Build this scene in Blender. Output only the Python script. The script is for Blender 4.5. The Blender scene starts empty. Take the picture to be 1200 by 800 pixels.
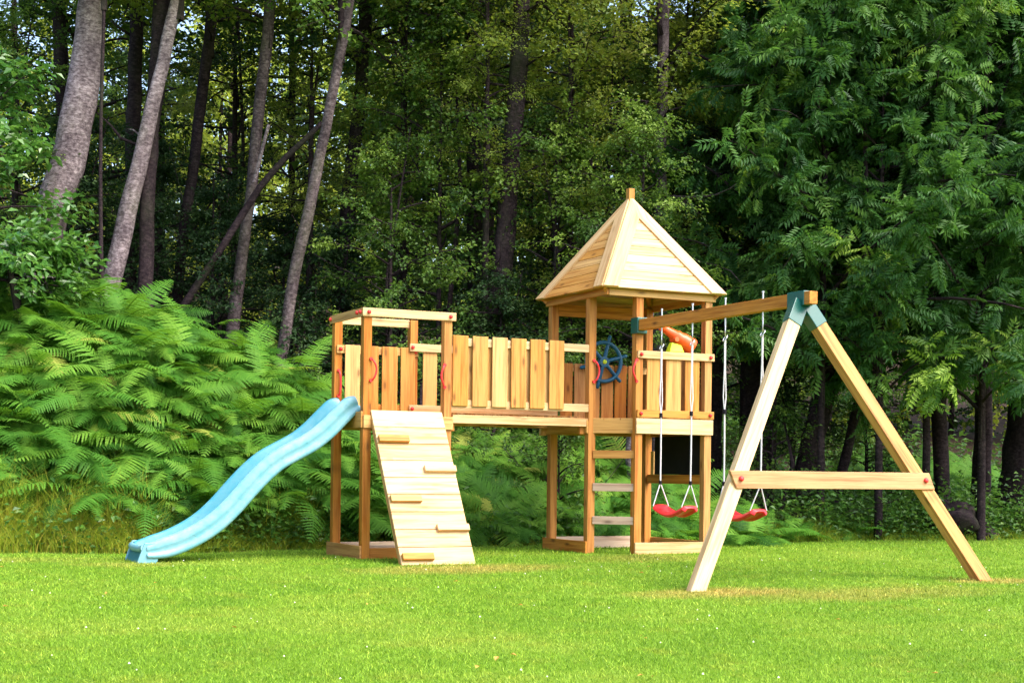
import bpy, math, random
import numpy as np
from mathutils import Vector, Matrix

# ------------------------------------------------------------------ camera, world, sun, exposure
scene = bpy.context.scene
COL = scene.collection
CAM = np.array([-8.320, -14.036, 0.866]); YAW = 0.4540; ROLL = 0.011; FPX = 1771.0; CY = 553.2
_s, _c = math.sin(YAW), math.cos(YAW)
RT = np.array([_c, -_s, 0.0]); FW = np.array([_s, _c, 0.0]); UPV = np.array([0, 0, 1.0])
cr, sr = math.cos(ROLL), math.sin(ROLL)
RR = RT*cr + UPV*sr; UU = UPV*cr - RT*sr
cam_data = bpy.data.cameras.new('camera'); cam_obj = bpy.data.objects.new('camera', cam_data)
COL.objects.link(cam_obj)
m = Matrix.Identity(4)
for i in range(3):
    m[i][0] = RR[i]; m[i][1] = UU[i]; m[i][2] = -FW[i]; m[i][3] = CAM[i]
cam_obj.matrix_world = m
cam_data.sensor_width = 36.0; cam_data.lens = FPX*36/1200.0; cam_data.shift_y = (CY-400)/1200.0
cam_data.clip_end = 2000; cam_data.clip_start = 0.1
scene.camera = cam_obj

SUN_EL, SUN_AZ = math.radians(52), math.atan2(0.62, -1.0)
w = bpy.data.worlds.new('World'); scene.world = w; w.use_nodes = True
nt = w.node_tree; nt.nodes.clear()
sky = nt.nodes.new('ShaderNodeTexSky'); sky.sky_type = 'NISHITA'; sky.sun_disc = False
sky.sun_elevation = SUN_EL; sky.sun_rotation = SUN_AZ; sky.air_density = 1.0; sky.dust_density = 4.0; sky.ozone_density = 1.0
bg = nt.nodes.new('ShaderNodeBackground'); bg.inputs['Strength'].default_value = 0.15
wo = nt.nodes.new('ShaderNodeOutputWorld')
nt.links.new(sky.outputs[0], bg.inputs[0]); nt.links.new(bg.outputs[0], wo.inputs[0])
sd = bpy.data.lights.new('sun', 'SUN'); sd.energy = 1.25; sd.angle = math.radians(38); sd.color = (1.0, 0.97, 0.91)
so = bpy.data.objects.new('sun', sd); COL.objects.link(so)
sdir = Vector((math.cos(SUN_EL)*math.sin(SUN_AZ), math.cos(SUN_EL)*math.cos(SUN_AZ), math.sin(SUN_EL)))
so.rotation_euler = sdir.to_track_quat('Z', 'Y').to_euler()
scene.view_settings.view_transform = 'Standard'; scene.view_settings.look = 'None'
scene.view_settings.gamma = 1.0; scene.view_settings.exposure = 1.85
scene.render.engine = 'CYCLES'
cy = scene.cycles
cy.max_bounces = 6; cy.diffuse_bounces = 3; cy.glossy_bounces = 2; cy.transmission_bounces = 4; cy.transparent_max_bounces = 4
cy.use_denoising = True; cy.caustics_reflective = False; cy.caustics_refractive = False
try: cy.denoiser = 'OPENIMAGEDENOISE'
except Exception: pass

def at(px, py, depth):
    """a point seen in the photograph at px, py, standing `depth` metres away"""
    return CAM + depth*(FW + RR*(px-600)/FPX + UU*(CY-py)/FPX)
def proj(p):
    d = np.asarray(p)-CAM; z = d@FW
    return 600+FPX*(d@RR)/z, CY-FPX*(d@UU)/z, z

R = random.Random(7); NR = np.random.default_rng(11)

# ------------------------------------------------------------------ materials
def new_mat(name):
    mt = bpy.data.materials.new(name); mt.use_nodes = True; n = mt.node_tree.nodes; n.clear()
    return mt, n, mt.node_tree.links
def _out(n, l, sh):
    o = n.new('ShaderNodeOutputMaterial'); l.new(sh, o.inputs[0]); return o
def ramp(n, stops):
    r = n.new('ShaderNodeValToRGB'); e = r.color_ramp.elements
    e[0].position, e[0].color = stops[0][0], (*stops[0][1], 1); e[1].position, e[1].color = stops[-1][0], (*stops[-1][1], 1)
    for p, c in stops[1:-1]:
        x = e.new(p); x.color = (*c, 1)
    return r
def mix(n, l, f, a, b, mode='MIX'):
    x = n.new('ShaderNodeMix'); x.data_type = 'RGBA'; x.blend_type = mode
    if isinstance(f, (int, float)): x.inputs[0].default_value = f
    else: l.new(f, x.inputs[0])
    for k, v in ((6, a), (7, b)):
        if isinstance(v, tuple): x.inputs[k].default_value = (*v, 1)
        else: l.new(v, x.inputs[k])
    return x.outputs[2]
def mth(n, l, op, a, b=None):
    x = n.new('ShaderNodeMath'); x.operation = op
    for k, v in ((0, a), (1, b)):
        if v is None: continue
        if isinstance(v, (int, float)): x.inputs[k].default_value = v
        else: l.new(v, x.inputs[k])
    return x.outputs[0]
def mapping(n, l, src, scale):
    x = n.new('ShaderNodeMapping'); x.inputs['Scale'].default_value = scale; l.new(src, x.inputs[0]); return x.outputs[0]
def noise(n, l, vec, scale, detail=3, rough=.55):
    x = n.new('ShaderNodeTexNoise'); x.inputs['Scale'].default_value = scale; x.inputs['Detail'].default_value = detail
    x.inputs['Roughness'].default_value = rough
    if vec is not None: l.new(vec, x.inputs['Vector'])
    return x.outputs[0]

def wood(name, base, dark, rough=.62, knots=.8, var=.22, sky_tint=.0):
    """sawn softwood; the vector attribute 'grain' runs along each board's length in x"""
    mt, n, l = new_mat(name)
    a = n.new('ShaderNodeAttribute'); a.attribute_name = 'grain'
    g = a.outputs['Vector']
    gn = noise(n, l, mapping(n, l, g, (1.3, 26, 26)), 1.0, 4, .6)
    fine = noise(n, l, mapping(n, l, g, (4, 190, 190)), 1.0, 2, .5)
    r = ramp(n, [(.36, dark), (.54, base), (.75, tuple(min(1, c*1.12) for c in base))]); l.new(gn, r.inputs[0])
    fr = ramp(n, [(.3, (.82, .80, .76)), (.7, (1.05, 1.05, 1.05))]); l.new(fine, fr.inputs[0])
    c = mix(n, l, 1.0, r.outputs[0], fr.outputs[0], 'MULTIPLY')
    v = n.new('ShaderNodeTexVoronoi'); v.voronoi_dimensions = '2D'; v.inputs['Scale'].default_value = 1.0; l.new(mapping(n, l, g, (2.4, 7.0, .01)), v.inputs['Vector'])
    kr = ramp(n, [(.06, (1, 1, 1)), (.11, (.45, .45, .45)), (.20, (0, 0, 0))]); l.new(v.outputs['Distance'], kr.inputs[0])
    sepc = n.new('ShaderNodeSeparateColor'); l.new(v.outputs['Color'], sepc.inputs[0])
    few = mth(n, l, 'GREATER_THAN', sepc.outputs[0], .70)
    kf = mth(n, l, 'MULTIPLY', mth(n, l, 'MULTIPLY', kr.outputs[0], few), knots)
    c = mix(n, l, kf, c, tuple(x*.38 for x in dark))
    ra = n.new('ShaderNodeAttribute'); ra.attribute_name = 'rnd'
    hs = n.new('ShaderNodeHueSaturation'); l.new(c, hs.inputs['Color'])
    l.new(mth(n, l, 'ADD', mth(n, l, 'MULTIPLY', ra.outputs['Fac'], var), 1-var*.55), hs.inputs['Value'])
    l.new(mth(n, l, 'ADD', mth(n, l, 'MULTIPLY', ra.outputs['Fac'], -.18), 1.08), hs.inputs['Saturation'])
    l.new(mth(n, l, 'ADD', mth(n, l, 'MULTIPLY', ra.outputs['Fac'], .016), .492), hs.inputs['Hue'])
    col = hs.outputs[0]
    st = noise(n, l, mapping(n, l, g, (2.2, 3, 3)), 1.3, 4, .6)
    sr_ = ramp(n, [(.42, (0, 0, 0)), (.72, (1, 1, 1))]); l.new(st, sr_.inputs[0])
    col = mix(n, l, mth(n, l, 'MULTIPLY', sr_.outputs[0], .18+sky_tint), col, (.42, .22, .09) if not sky_tint else (.36, .24, .18))
    p = n.new('ShaderNodeBsdfPrincipled'); l.new(col, p.inputs['Base Color']); p.inputs['Roughness'].default_value = rough
    p.inputs['Specular IOR Level'].default_value = .3
    b = n.new('ShaderNodeBump'); b.inputs['Strength'].default_value = .25; b.inputs['Distance'].default_value = .004
    l.new(fine, b.inputs['Height']); l.new(b.outputs[0], p.inputs['Normal'])
    _out(n, l, p.outputs[0]); return mt

def plastic(name, col, rough=.38, scuff=.25, spec=.4, specks=0.0):
    mt, n, l = new_mat(name)
    tc = n.new('ShaderNodeTexCoord')
    a = noise(n, l, tc.outputs['Object'], 9, 5, .7)
    r = ramp(n, [(.35, (0, 0, 0)), (.75, (1, 1, 1))]); l.new(a, r.inputs[0])
    c = mix(n, l, mth(n, l, 'MULTIPLY', r.outputs[0], scuff), col, tuple(min(1, x*.55+.22) for x in col))
    if specks:
        a2 = noise(n, l, mapping(n, l, tc.outputs['Object'], (9, 14, 22)), 2.2, 4, .7)
        r2 = ramp(n, [(.60, (0, 0, 0)), (.68, (1, 1, 1))]); l.new(a2, r2.inputs[0])
        c = mix(n, l, mth(n, l, 'MULTIPLY', r2.outputs[0], specks), c, tuple(x*.42 for x in col))
    p = n.new('ShaderNodeBsdfPrincipled'); l.new(c, p.inputs['Base Color'])
    l.new(mth(n, l, 'ADD', mth(n, l, 'MULTIPLY', a, .25), rough-.1), p.inputs['Roughness'])
    p.inputs['Specular IOR Level'].default_value = spec
    _out(n, l, p.outputs[0]); return mt

def leaf(name, stops, trans=.35, tcol=(.16, .26, .03), rough=.42, spec=.35):
    mt, n, l = new_mat(name)
    a = n.new('ShaderNodeAttribute'); a.attribute_name = 'rnd'
    r = ramp(n, stops); l.new(a.outputs['Fac'], r.inputs[0])
    p = n.new('ShaderNodeBsdfPrincipled'); l.new(r.outputs[0], p.inputs['Base Color']); p.inputs['Roughness'].default_value = rough
    p.inputs['Specular IOR Level'].default_value = spec
    t = n.new('ShaderNodeBsdfTranslucent')
    l.new(mix(n, l, .55, r.outputs[0], tcol), t.inputs[0])
    ms = n.new('ShaderNodeMixShader'); ms.inputs[0].default_value = trans
    l.new(p.outputs[0], ms.inputs[1]); l.new(t.outputs[0], ms.inputs[2])
    _out(n, l, ms.outputs[0]); return mt

def bark(name, c1, c2, c3, moss=(.06, .08, .02), mossy=.35, lent=0.0):
    mt, n, l = new_mat(name)
    tc = n.new('ShaderNodeTexCoord'); o = tc.outputs['Object']
    a = noise(n, l, mapping(n, l, o, (17, 17, 30)), 1, 7, .70)
    r = ramp(n, [(.34, c1), (.5, c2), (.68, c3)]); l.new(a, r.inputs[0])
    pn = noise(n, l, mapping(n, l, o, (3.5, 3.5, 1.8)), 1, 5, .65)
    pr = ramp(n, [(.32, (.50, .47, .50)), (.5, (.95, .93, .93)), (.66, (1.35, 1.34, 1.32))]); l.new(pn, pr.inputs[0])
    c = mix(n, l, 1.0, r.outputs[0], pr.outputs[0], 'MULTIPLY')
    if lent:
        b = noise(n, l, mapping(n, l, o, (6, 6, 48)), 1, 3, .6)
        br = ramp(n, [(.57, (0, 0, 0)), (.64, (1, 1, 1))]); l.new(b, br.inputs[0])
        c = mix(n, l, mth(n, l, 'MULTIPLY', br.outputs[0], lent), c, (.05, .035, .04))
    mn = noise(n, l, mapping(n, l, o, (1.6, 1.6, .9)), 1, 4, .6)
    mr = ramp(n, [(.5, (0, 0, 0)), (.68, (1, 1, 1))]); l.new(mn, mr.inputs[0])
    c = mix(n, l, mth(n, l, 'MULTIPLY', mr.outputs[0], mossy), c, moss)
    p = n.new('ShaderNodeBsdfPrincipled'); l.new(c, p.inputs['Base Color']); p.inputs['Roughness'].default_value = .9
    p.inputs['Specular IOR Level'].default_value = .15
    bp = n.new('ShaderNodeBump'); bp.inputs['Strength'].default_value = .9; bp.inputs['Distance'].default_value = .02
    l.new(a, bp.inputs['Height']); l.new(bp.outputs[0], p.inputs['Normal'])
    _out(n, l, p.outputs[0]); return mt

M = {}
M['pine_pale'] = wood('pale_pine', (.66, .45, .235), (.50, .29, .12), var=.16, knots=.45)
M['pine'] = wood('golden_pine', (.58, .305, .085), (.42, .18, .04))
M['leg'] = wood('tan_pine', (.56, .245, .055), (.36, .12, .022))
M['bar'] = wood('pinkish_pine', (.58, .30, .14), (.40, .17, .07), knots=1.0)
M['post'] = wood('orange_pine', (.53, .235, .055), (.36, .125, .022))
M['beam'] = wood('brown_pine', (.62, .27, .06), (.42, .15, .028), knots=.9)
M['dull'] = wood('sky_tinted_pine', (.62, .46, .34), (.44, .28, .19), sky_tint=.15)  # pink-grey tone with the sky's reflected tint put into the colour
M['red'] = plastic('red_plastic', (.70, .02, .02), .35, .12)
M['swing_red'] = plastic('swing_red_plastic', (.72, .012, .02), .3, .15)
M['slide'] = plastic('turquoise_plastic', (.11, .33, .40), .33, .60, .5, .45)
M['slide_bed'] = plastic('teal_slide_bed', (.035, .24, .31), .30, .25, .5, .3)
M['slide_dark'] = plastic('teal_plastic', (.012, .16, .20), .4, .1)
M['blue'] = plastic('blue_plastic', (.003, .095, .19), .35, .02)
M['lime'] = plastic('lime_plastic', (.62, .78, .02), .35, .1)
M['orange'] = plastic('orange_plastic', (.88, .10, .015), .3, .1)
M['green_metal'] = plastic('green_coated_metal', (.001, .085, .070), .28, .015, .6)
M['rope'] = plastic('white_rope', (.62, .58, .60), .8, .2, .1, .5)
M['black'] = plastic('black_board', (.006, .004, .009), .7, .05, .15)
def metal(name, c, r):
    mt, n, l = new_mat(name); p = n.new('ShaderNodeBsdfPrincipled'); p.inputs['Base Color'].default_value = (*c, 1)
    p.inputs['Metallic'].default_value = 1; p.inputs['Roughness'].default_value = r; _out(n, l, p.outputs[0]); return mt
M['steel'] = metal('galvanised_steel', (.62, .62, .64), .35)

M['leaf_birch'] = leaf('birch_leaves', [(0, (.05, .095, .012)), (.5, (.14, .20, .024)), (.85, (.24, .30, .05)), (1, (.36, .37, .10))], .45, (.42, .48, .05), .5, .25)
M['leaf_mid'] = leaf('alder_leaves', [(0, (.022, .060, .012)), (.5, (.070, .145, .022)), (1, (.18, .27, .04))], .36, (.20, .34, .04), .5, .25)
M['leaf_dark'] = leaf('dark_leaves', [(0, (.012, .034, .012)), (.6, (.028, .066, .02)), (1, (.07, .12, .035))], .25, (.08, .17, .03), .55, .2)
M['leaf_ash'] = leaf('ash_leaves', [(0, (.015, .055, .014)), (.5, (.044, .125, .024)), (.9, (.12, .225, .038)), (1, (.22, .34, .04))], .32, (.15, .34, .04), .5, .22)
M['leaf_bright'] = leaf('yellow_green_leaves', [(0, (.14, .21, .02)), (.5, (.27, .36, .04)), (1, (.44, .48, .08))], .55, (.55, .60, .07))  # leaf colour lightened to carry the sunlight on far foliage
M['leaf_shrub'] = leaf('shrub_leaves', [(0, (.035, .12, .02)), (.6, (.07, .19, .03)), (1, (.14, .28, .05))], .35, (.20, .40, .05), .3, .6)
M['fern'] = leaf('bracken_green', [(0, (.018, .075, .008)), (.45, (.066, .195, .020)), (.85, (.145, .295, .032)), (.96, (.22, .34, .04)), (1, (.30, .35, .06))], .36, (.20, .42, .02), .6, .15)
M['fern_dead'] = leaf('dead_bracken', [(0, (.10, .05, .02)), (1, (.24, .13, .05))], .2, (.25, .12, .04), .8, .1)
M['grass_long'] = leaf('long_grass', [(0, (.09, .20, .014)), (.4, (.26, .40, .03)), (.68, (.55, .50, .07)), (1, (.70, .45, .10))], .5, (.5, .5, .06), .5, .25)
M['herb'] = leaf('herb_leaves', [(0, (.022, .075, .012)), (.6, (.065, .17, .022)), (1, (.16, .29, .04))], .35, (.2, .36, .05))
M['bark_pale'] = bark('pale_birch_bark', (.07, .052, .060), (.21, .165, .18), (.44, .37, .40), mossy=.35, lent=.45)
M['bark_grey'] = bark('grey_bark', (.030, .022, .026), (.085, .064, .068), (.18, .145, .15), mossy=.5)
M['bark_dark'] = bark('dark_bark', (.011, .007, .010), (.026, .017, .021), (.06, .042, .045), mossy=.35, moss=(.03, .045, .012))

def lawn_mat(name, blades):
    mt, n, l = new_mat(name)
    geo = n.new('ShaderNodeNewGeometry'); pos = geo.outputs['Position']
    big = noise(n, l, pos, .55, 4, .6); mid = noise(n, l, pos, 3.2, 4, .6)
    r = ramp(n, [(.32, (.145, .285, .016)), (.5, (.185, .335, .022)), (.66, (.235, .365, .034))]); l.new(big, r.inputs[0])
    r2 = ramp(n, [(.52, (0, 0, 0)), (.75, (1, 1, 1))]); l.new(mid, r2.inputs[0])
    c = mix(n, l, mth(n, l, 'MULTIPLY', r2.outputs[0], .55), r.outputs[0], (.28, .33, .035))
    # worn, drier turf: where feet drag in front of the ramp, the ladder and at the swing frame's feet
    sep = n.new('ShaderNodeSeparateXYZ'); l.new(pos, sep.inputs[0])
    tot = None
    for (x, y, rx, ry, k) in DRY:
        dx = mth(n, l, 'DIVIDE', mth(n, l, 'SUBTRACT', sep.outputs[0], x), rx); dy = mth(n, l, 'DIVIDE', mth(n, l, 'SUBTRACT', sep.outputs[1], y), ry)
        d = mth(n, l, 'ADD', mth(n, l, 'MULTIPLY', dx, dx), mth(n, l, 'MULTIPLY', dy, dy))
        v = mth(n, l, 'MAXIMUM', mth(n, l, 'SUBTRACT', 1.0, d), 0.0); v = mth(n, l, 'MULTIPLY', v, k)
        tot = v if tot is None else mth(n, l, 'ADD', tot, v)
    tot = mth(n, l, 'MINIMUM', mth(n, l, 'MULTIPLY', tot, mth(n, l, 'ADD', mid, .35)), 1.0)
    c = mix(n, l, tot, c, (.40, .33, .075))
    if blades:
        a = n.new('ShaderNodeAttribute'); a.attribute_name = 'rnd'
        rr = ramp(n, [(0, (.50, .58, .45)), (.5, (1, 1, 1)), (.9, (1.4, 1.3, 1.3)), (1, (2.4, 1.8, 2.6))]); l.new(a.outputs['Fac'], rr.inputs[0])
        c = mix(n, l, 1.0, c, rr.outputs[0], 'MULTIPLY')
    else:
        c = mix(n, l, 1.0, c, (.55, .55, .5), 'MULTIPLY')
        # bare leaf litter and soil under the trees, beyond the lawn
        e = n.new('ShaderNodeAttribute'); e.attribute_name = 'wild'
        sn = noise(n, l, pos, 5, 5, .65)
        srp = ramp(n, [(.35, (.018, .012, .010)), (.6, (.05, .032, .022)), (.75, (.03, .05, .012))]); l.new(sn, srp.inputs[0])
        c = mix(n, l, e.outputs['Fac'], c, srp.outputs[0])
    p = n.new('ShaderNodeBsdfPrincipled'); l.new(c, p.inputs['Base Color']); p.inputs['Roughness'].default_value = .55 if blades else .95
    p.inputs['Specular IOR Level'].default_value = .3 if blades else .1
    if blades:
        t = n.new('ShaderNodeBsdfTranslucent'); l.new(c, t.inputs[0])
        ms = n.new('ShaderNodeMixShader'); ms.inputs[0].default_value = .3; l.new(p.outputs[0], ms.inputs[1]); l.new(t.outputs[0], ms.inputs[2])
        _out(n, l, ms.outputs[0])
    else: _out(n, l, p.outputs[0])
    return mt
DRY = [(-2.5, -1.1, 1.3, .6, .9), (-.2, -.5, .9, .6, .5), (-1.5, -3.8, .9, .45, 1.0), (1.65, -3.65, .7, .35, 1.0), (-.3, -4.3, 1.6, .6, .6), (-5.3, .3, .7, .5, .5), (-6.4, 1.2, 1.5, .6, .35)]
M['lawn'] = lawn_mat('lawn_soil', False); M['blades'] = lawn_mat('lawn_blades', True)

# ------------------------------------------------------------------ generic builders
def tag(o, label=None, cat=None, group=None, kind=None):
    if label: o['label'] = label
    if cat: o['category'] = cat
    if group: o['group'] = group
    if kind: o['kind'] = kind
    return o
def empty(name, loc=(0, 0, 0), parent=None):
    o = bpy.data.objects.new(name, None); o.empty_display_size = .2; COL.objects.link(o); o.location = loc
    if parent: o.parent = parent
    return o
def np_mesh(name, V, F, mats, rnd=None, mi=None, smooth=False, grain=None, wild=None):
    V = np.asarray(V, dtype=np.float32).reshape(-1, 3); F = np.asarray(F, dtype=np.int32); nf, k = F.shape
    me = bpy.data.meshes.new(name)
    me.vertices.add(len(V)); me.vertices.foreach_set('co', V.ravel())
    me.loops.add(nf*k); me.loops.foreach_set('vertex_index', F.ravel())
    me.polygons.add(nf); me.polygons.foreach_set('loop_start', np.arange(0, nf*k, k, dtype=np.int32))
    for mt in mats: me.materials.append(mt)
    if mi is not None: me.polygons.foreach_set('material_index', np.asarray(mi, dtype=np.int32))
    me.polygons.foreach_set('use_smooth', np.full(nf, smooth, dtype=bool))
    if rnd is not None: me.attributes.new('rnd', 'FLOAT', 'FACE').data.foreach_set('value', np.asarray(rnd, dtype=np.float32))
    if wild is not None: me.attributes.new('wild', 'FLOAT', 'POINT').data.foreach_set('value', np.asarray(wild, dtype=np.float32))
    if grain is not None: me.attributes.new('grain', 'FLOAT_VECTOR', 'POINT').data.foreach_set('vector', np.asarray(grain, dtype=np.float32).ravel())
    me.update(calc_edges=True); me.validate()
    return me
def link(name, me, parent=None, loc=None):
    o = bpy.data.objects.new(name, me); COL.objects.link(o)
    if parent: o.parent = parent
    if loc is not None: o.location = loc
    return o

class MB:
    """collects timber and simple solids with grain coordinates; build() links ONE mesh object (coordinates are the scene's)"""
    def __init__(s): s.v = []; s.f = []; s.g = []; s.r = []; s.sm = []
    def add(s, vs, fs, gs=None, rnd=None, smooth=False):
        b = len(s.v); s.v += [tuple(map(float, x)) for x in vs]
        off = (R.uniform(0, 50), R.uniform(0, 50), R.uniform(0, 50))
        gs = gs if gs is not None else vs
        s.g += [(x[0]+off[0], x[1]+off[1], x[2]+off[2]) for x in gs]
        rr = R.random() if rnd is None else rnd
        for f in fs: s.f.append(tuple(b+i for i in f)); s.r.append(rr); s.sm.append(smooth)
        return s
    def beam(s, p0, p1, w, t, wdir=(0, 0, 1), cut0=None, cut1=None):
        """a sawn length from p0 to p1 (centre line); w across along wdir, t the other way; cut0/cut1 lengthen one edge for a slanted end"""
        p0, p1 = np.array(p0, float), np.array(p1, float); d = p1-p0; L = np.linalg.norm(d); d /= L
        wd = np.array(wdir, float); wd -= d*(wd@d); wd /= np.linalg.norm(wd); td = np.cross(d, wd)
        c0 = cut0 or 0.0; c1 = cut1 or 0.0
        vs = []; gs = []
        for (a, base, c) in ((0, p0, -c0), (L, p1, c1)):
            for sw, st in ((-1, -1), (1, -1), (1, 1), (-1, 1)):
                e = c*sw
                vs.append(base+d*e+wd*sw*w/2+td*st*t/2); gs.append((a+e, sw*w/2, st*t/2))
        return s.add(vs, [(0, 1, 2, 3), (7, 6, 5, 4), (0, 4, 5, 1), (1, 5, 6, 2), (2, 6, 7, 3), (3, 7, 4, 0)], gs)
    def box(s, x0, x1, y0, y1, z0, z1):
        L = [x1-x0, y1-y0, z1-z0]; ax = int(np.argmax(L)); c = [(x0+x1)/2, (y0+y1)/2, (z0+z1)/2]
        lo, hi = list(c), list(c); lo[ax] -= L[ax]/2; hi[ax] += L[ax]/2
        o = [i for i in range(3) if i != ax]; wa = o[0] if L[o[0]] > L[o[1]] else o[1]; ta = o[0] if wa == o[1] else o[1]
        wd = [0, 0, 0]; wd[wa] = 1
        return s.beam(lo, hi, L[wa], L[ta], wd)
    def tube(s, pts, r, n=10, closed=False, caps=True):
        pts = [np.array(p, float) for p in pts]; N = len(pts); rs = r if hasattr(r, '__len__') else [r]*N
        vs = []; up = None
        for i, p in enumerate(pts):
            if closed: d = pts[(i+1) % N]-pts[i-1]
            else: d = pts[min(i+1, N-1)]-pts[max(i-1, 0)]
            d /= np.linalg.norm(d)
            if up is None:
                up = np.array([0, 0, 1.0]) if abs(d[2]) < .9 else np.array([1.0, 0, 0])
            up = up-d*(up@d); up /= np.linalg.norm(up); sd_ = np.cross(d, up)
            for k in range(n):
                a = 2*math.pi*k/n; vs.append(p+(up*math.cos(a)+sd_*math.sin(a))*rs[i])
        fs = []
        for i in range(N if closed else N-1):
            for k in range(n):
                a, b = i*n+k, i*n+(k+1) % n; j = (i+1) % N
                fs.append((a, j*n+k, j*n+(k+1) % n, b))
        s.add(vs, fs, smooth=True)
        if caps and not closed:
            s.add(vs[:n], [tuple(range(n))]); s.add(vs[-n:], [tuple(range(n-1, -1, -1))])
        return s
    def build(s, name, mat, parent=None, bevel=0.0, origin=None):
        me = bpy.data.meshes.new(name); me.from_pydata(s.v, [], s.f); me.materials.append(mat)
        me.attributes.new('rnd', 'FLOAT', 'FACE').data.foreach_set('value', np.array(s.r, dtype=np.float32))
        me.attributes.new('grain', 'FLOAT_VECTOR', 'POINT').data.foreach_set('vector', np.array(s.g, dtype=np.float32).ravel())
        me.polygons.foreach_set('use_smooth', s.sm); me.update()
        o = bpy.data.objects.new(name, me); COL.objects.link(o)
        if parent: o.parent = parent
        if bevel:
            b = o.modifiers.new('bevel', 'BEVEL'); b.width = bevel; b.segments = 2; b.limit_method = 'ANGLE'; b.angle_limit = math.radians(40)
        return o
BV = .004
def timber(name, mat, parent, *a, **k):
    b = MB(); (b.box if len(a) == 6 else b.beam)(*a, **k); return b.build(name, M[mat], parent, BV)

# ------------------------------------------------------------------ terrain
def sstep(t): t = np.clip(t, 0, 1); return t*t*(3-2*t)
def vnoise(x, y, seed=0):
    x = np.asarray(x, float); y = np.asarray(y, float); r = 0
    for k, (f, a) in enumerate(((.31, 1), (.83, .5), (1.9, .25))):
        r = r + a*np.sin(x*f+seed*1.3+k*2.1+1.7*np.sin(y*f*.8+k))*np.cos(y*f*1.1-seed+k*1.9+1.3*np.sin(x*f*.7))
    return r
def edge(x): return 2.15-.035*np.asarray(x, float)+.12*np.sin(np.asarray(x)*1.7)+.05*np.sin(np.asarray(x)*5.3+1)+.035*np.sin(np.asarray(x)*11.7)
def gz(x, y):
    x = np.asarray(x, float); y = np.asarray(y, float)
    z = .020*np.minimum(y, 0)-.010*np.clip(-x, 0, 4)+.006*vnoise(x*2, y*2)
    e = edge(x); t = y-e
    bank = 1.42*sstep((-x-.3)/3.6)+.28*sstep((2.5-x)/3)+.12
    z = z+bank*sstep(t/3.4)+sstep((t-1)/3)*.18*vnoise(x, y, 3)
    z = z+.21*np.clip(y-15, 0, None)*(1+.0*x)+.05*np.clip(y-6, 0, 9)
    return z
def gh(x, y): return float(gz(x, y))
xs = np.concatenate([np.linspace(-600, -30, 14), np.linspace(-26, -12, 15), np.linspace(-11.6, 22, 169), np.linspace(23, 60, 30), np.linspace(80, 600, 12)])
ys = np.concatenate([np.linspace(-600, -40, 12), np.linspace(-30, -12, 10), np.linspace(-11.8, 12, 160), np.linspace(12.5, 60, 60), np.linspace(70, 90, 5)])
GX, GY = np.meshgrid(xs, ys); GZ = gz(GX, GY)
nx, ny = len(xs), len(ys)
idx = np.arange(nx*ny).reshape(ny, nx)
F = np.stack([idx[:-1, :-1], idx[:-1, 1:], idx[1:, 1:], idx[1:, :-1]], -1).reshape(-1, 4)
wild = sstep((GY-edge(GX)+.15)/.3)
me = np_mesh('ground', np.stack([GX, GY, GZ], -1), F, [M['lawn']], smooth=True, wild=wild.ravel())
tag(link('ground', me), 'mown lawn running up to a shaded woodland floor', kind='structure')

# ------------------------------------------------------------------ playground set
PX0, PX1, PY0, PY1 = -2.975, -1.999, .368, 1.342          # left platform, outer faces of its posts
TX0, TX1, TY0, TY1 = -.371, .971, 0.0, 1.342              # roofed tower
CH = .371; PT = .088
play = empty('playground_set', (-.9, .6, gh(-.9, .6)))
tag(play, 'wooden playground set with roofed tower, plank bridge, turquoise slide, climbing ramp and swing frame', 'playground set')
class Off:   # children are modelled in scene coordinates: take the empty's offset back out
    pass
def P_(o):
    o.parent = play; o.location = -Vector(play.location); return o
def part(name, mat, *a, **k): return P_(timber(name, mat, None, *a, **k))
def sub(name, mat, par, *a, **k): return timber(name, mat, par, *a, **k)
def cap(par, x, y, z, n=(0, -1, 0), r=.020):
    n = np.array(n, float); b = MB(); p = np.array((x, y, z)); b.tube([p, p+n*.012, p+n*.020, p+n*.024], [r, r, r*.82, r*.4], 10)
    return b.build('bolt_cap', M['red'], par)
GB = -.04
# posts of the platform and of the tower
posts = {}
for nm, x, y, zt, zb in (('a', PX0, PY0, 2.51, -.14), ('b', PX1-PT, PY0, 2.51, -.14), ('c', PX0, PY1-PT, 2.51, -.1), ('d', PX1-PT-.02, PY1-PT, 2.51, -.1),
                 ('B', TX0, CH, 2.80, -.1), ('C', 0, TY0, 2.80, -.1), ('D', TX1-PT, TY0, 2.80, -.1), ('A', TX0, TY1-PT, 2.80, -.1), ('E', TX1-PT, TY1-PT, 2.80, -.1)):
    posts[nm] = part('post', 'post', x, x+PT, y, y+PT, zb, zt)
T = .022
# --- left platform
o = part('handrail', 'pine_pale', PX0-.02, PX1+.035, PY0-T, PY0-.001, 2.428, 2.514)
cap(o, PX0+.045, PY0-T, 2.472); cap(o, PX1-.03, PY0-T, 2.472)
o = part('handrail', 'post', PX0-T, PX0-.001, PY0-.02, PY1+.02, 2.428, 2.514)
for y in (PY0+.03, PY1-.03): cap(o, PX0-T, y, 2.472, (-1, 0, 0))
cap(o, PX0-T, PY0+.13, 2.472, (-1, 0, 0))
part('handrail', 'pine_pale', PX0+PT, PX1-PT-.02, PY1-.062, PY1-.04, 2.428, 2.512)
o = part('back_railing', 'pine', PX0+.02, PX1-.02, PY1-PT-T, PY1-PT-.001, 2.115, 2.20)
o2 = MB().box(PX0+.02, PX1-.02, PY1-PT-T, PY1-PT-.001, 1.50, 1.585)
o2 = o2.build('lower_rail', M['pine'], o, BV)
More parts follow.
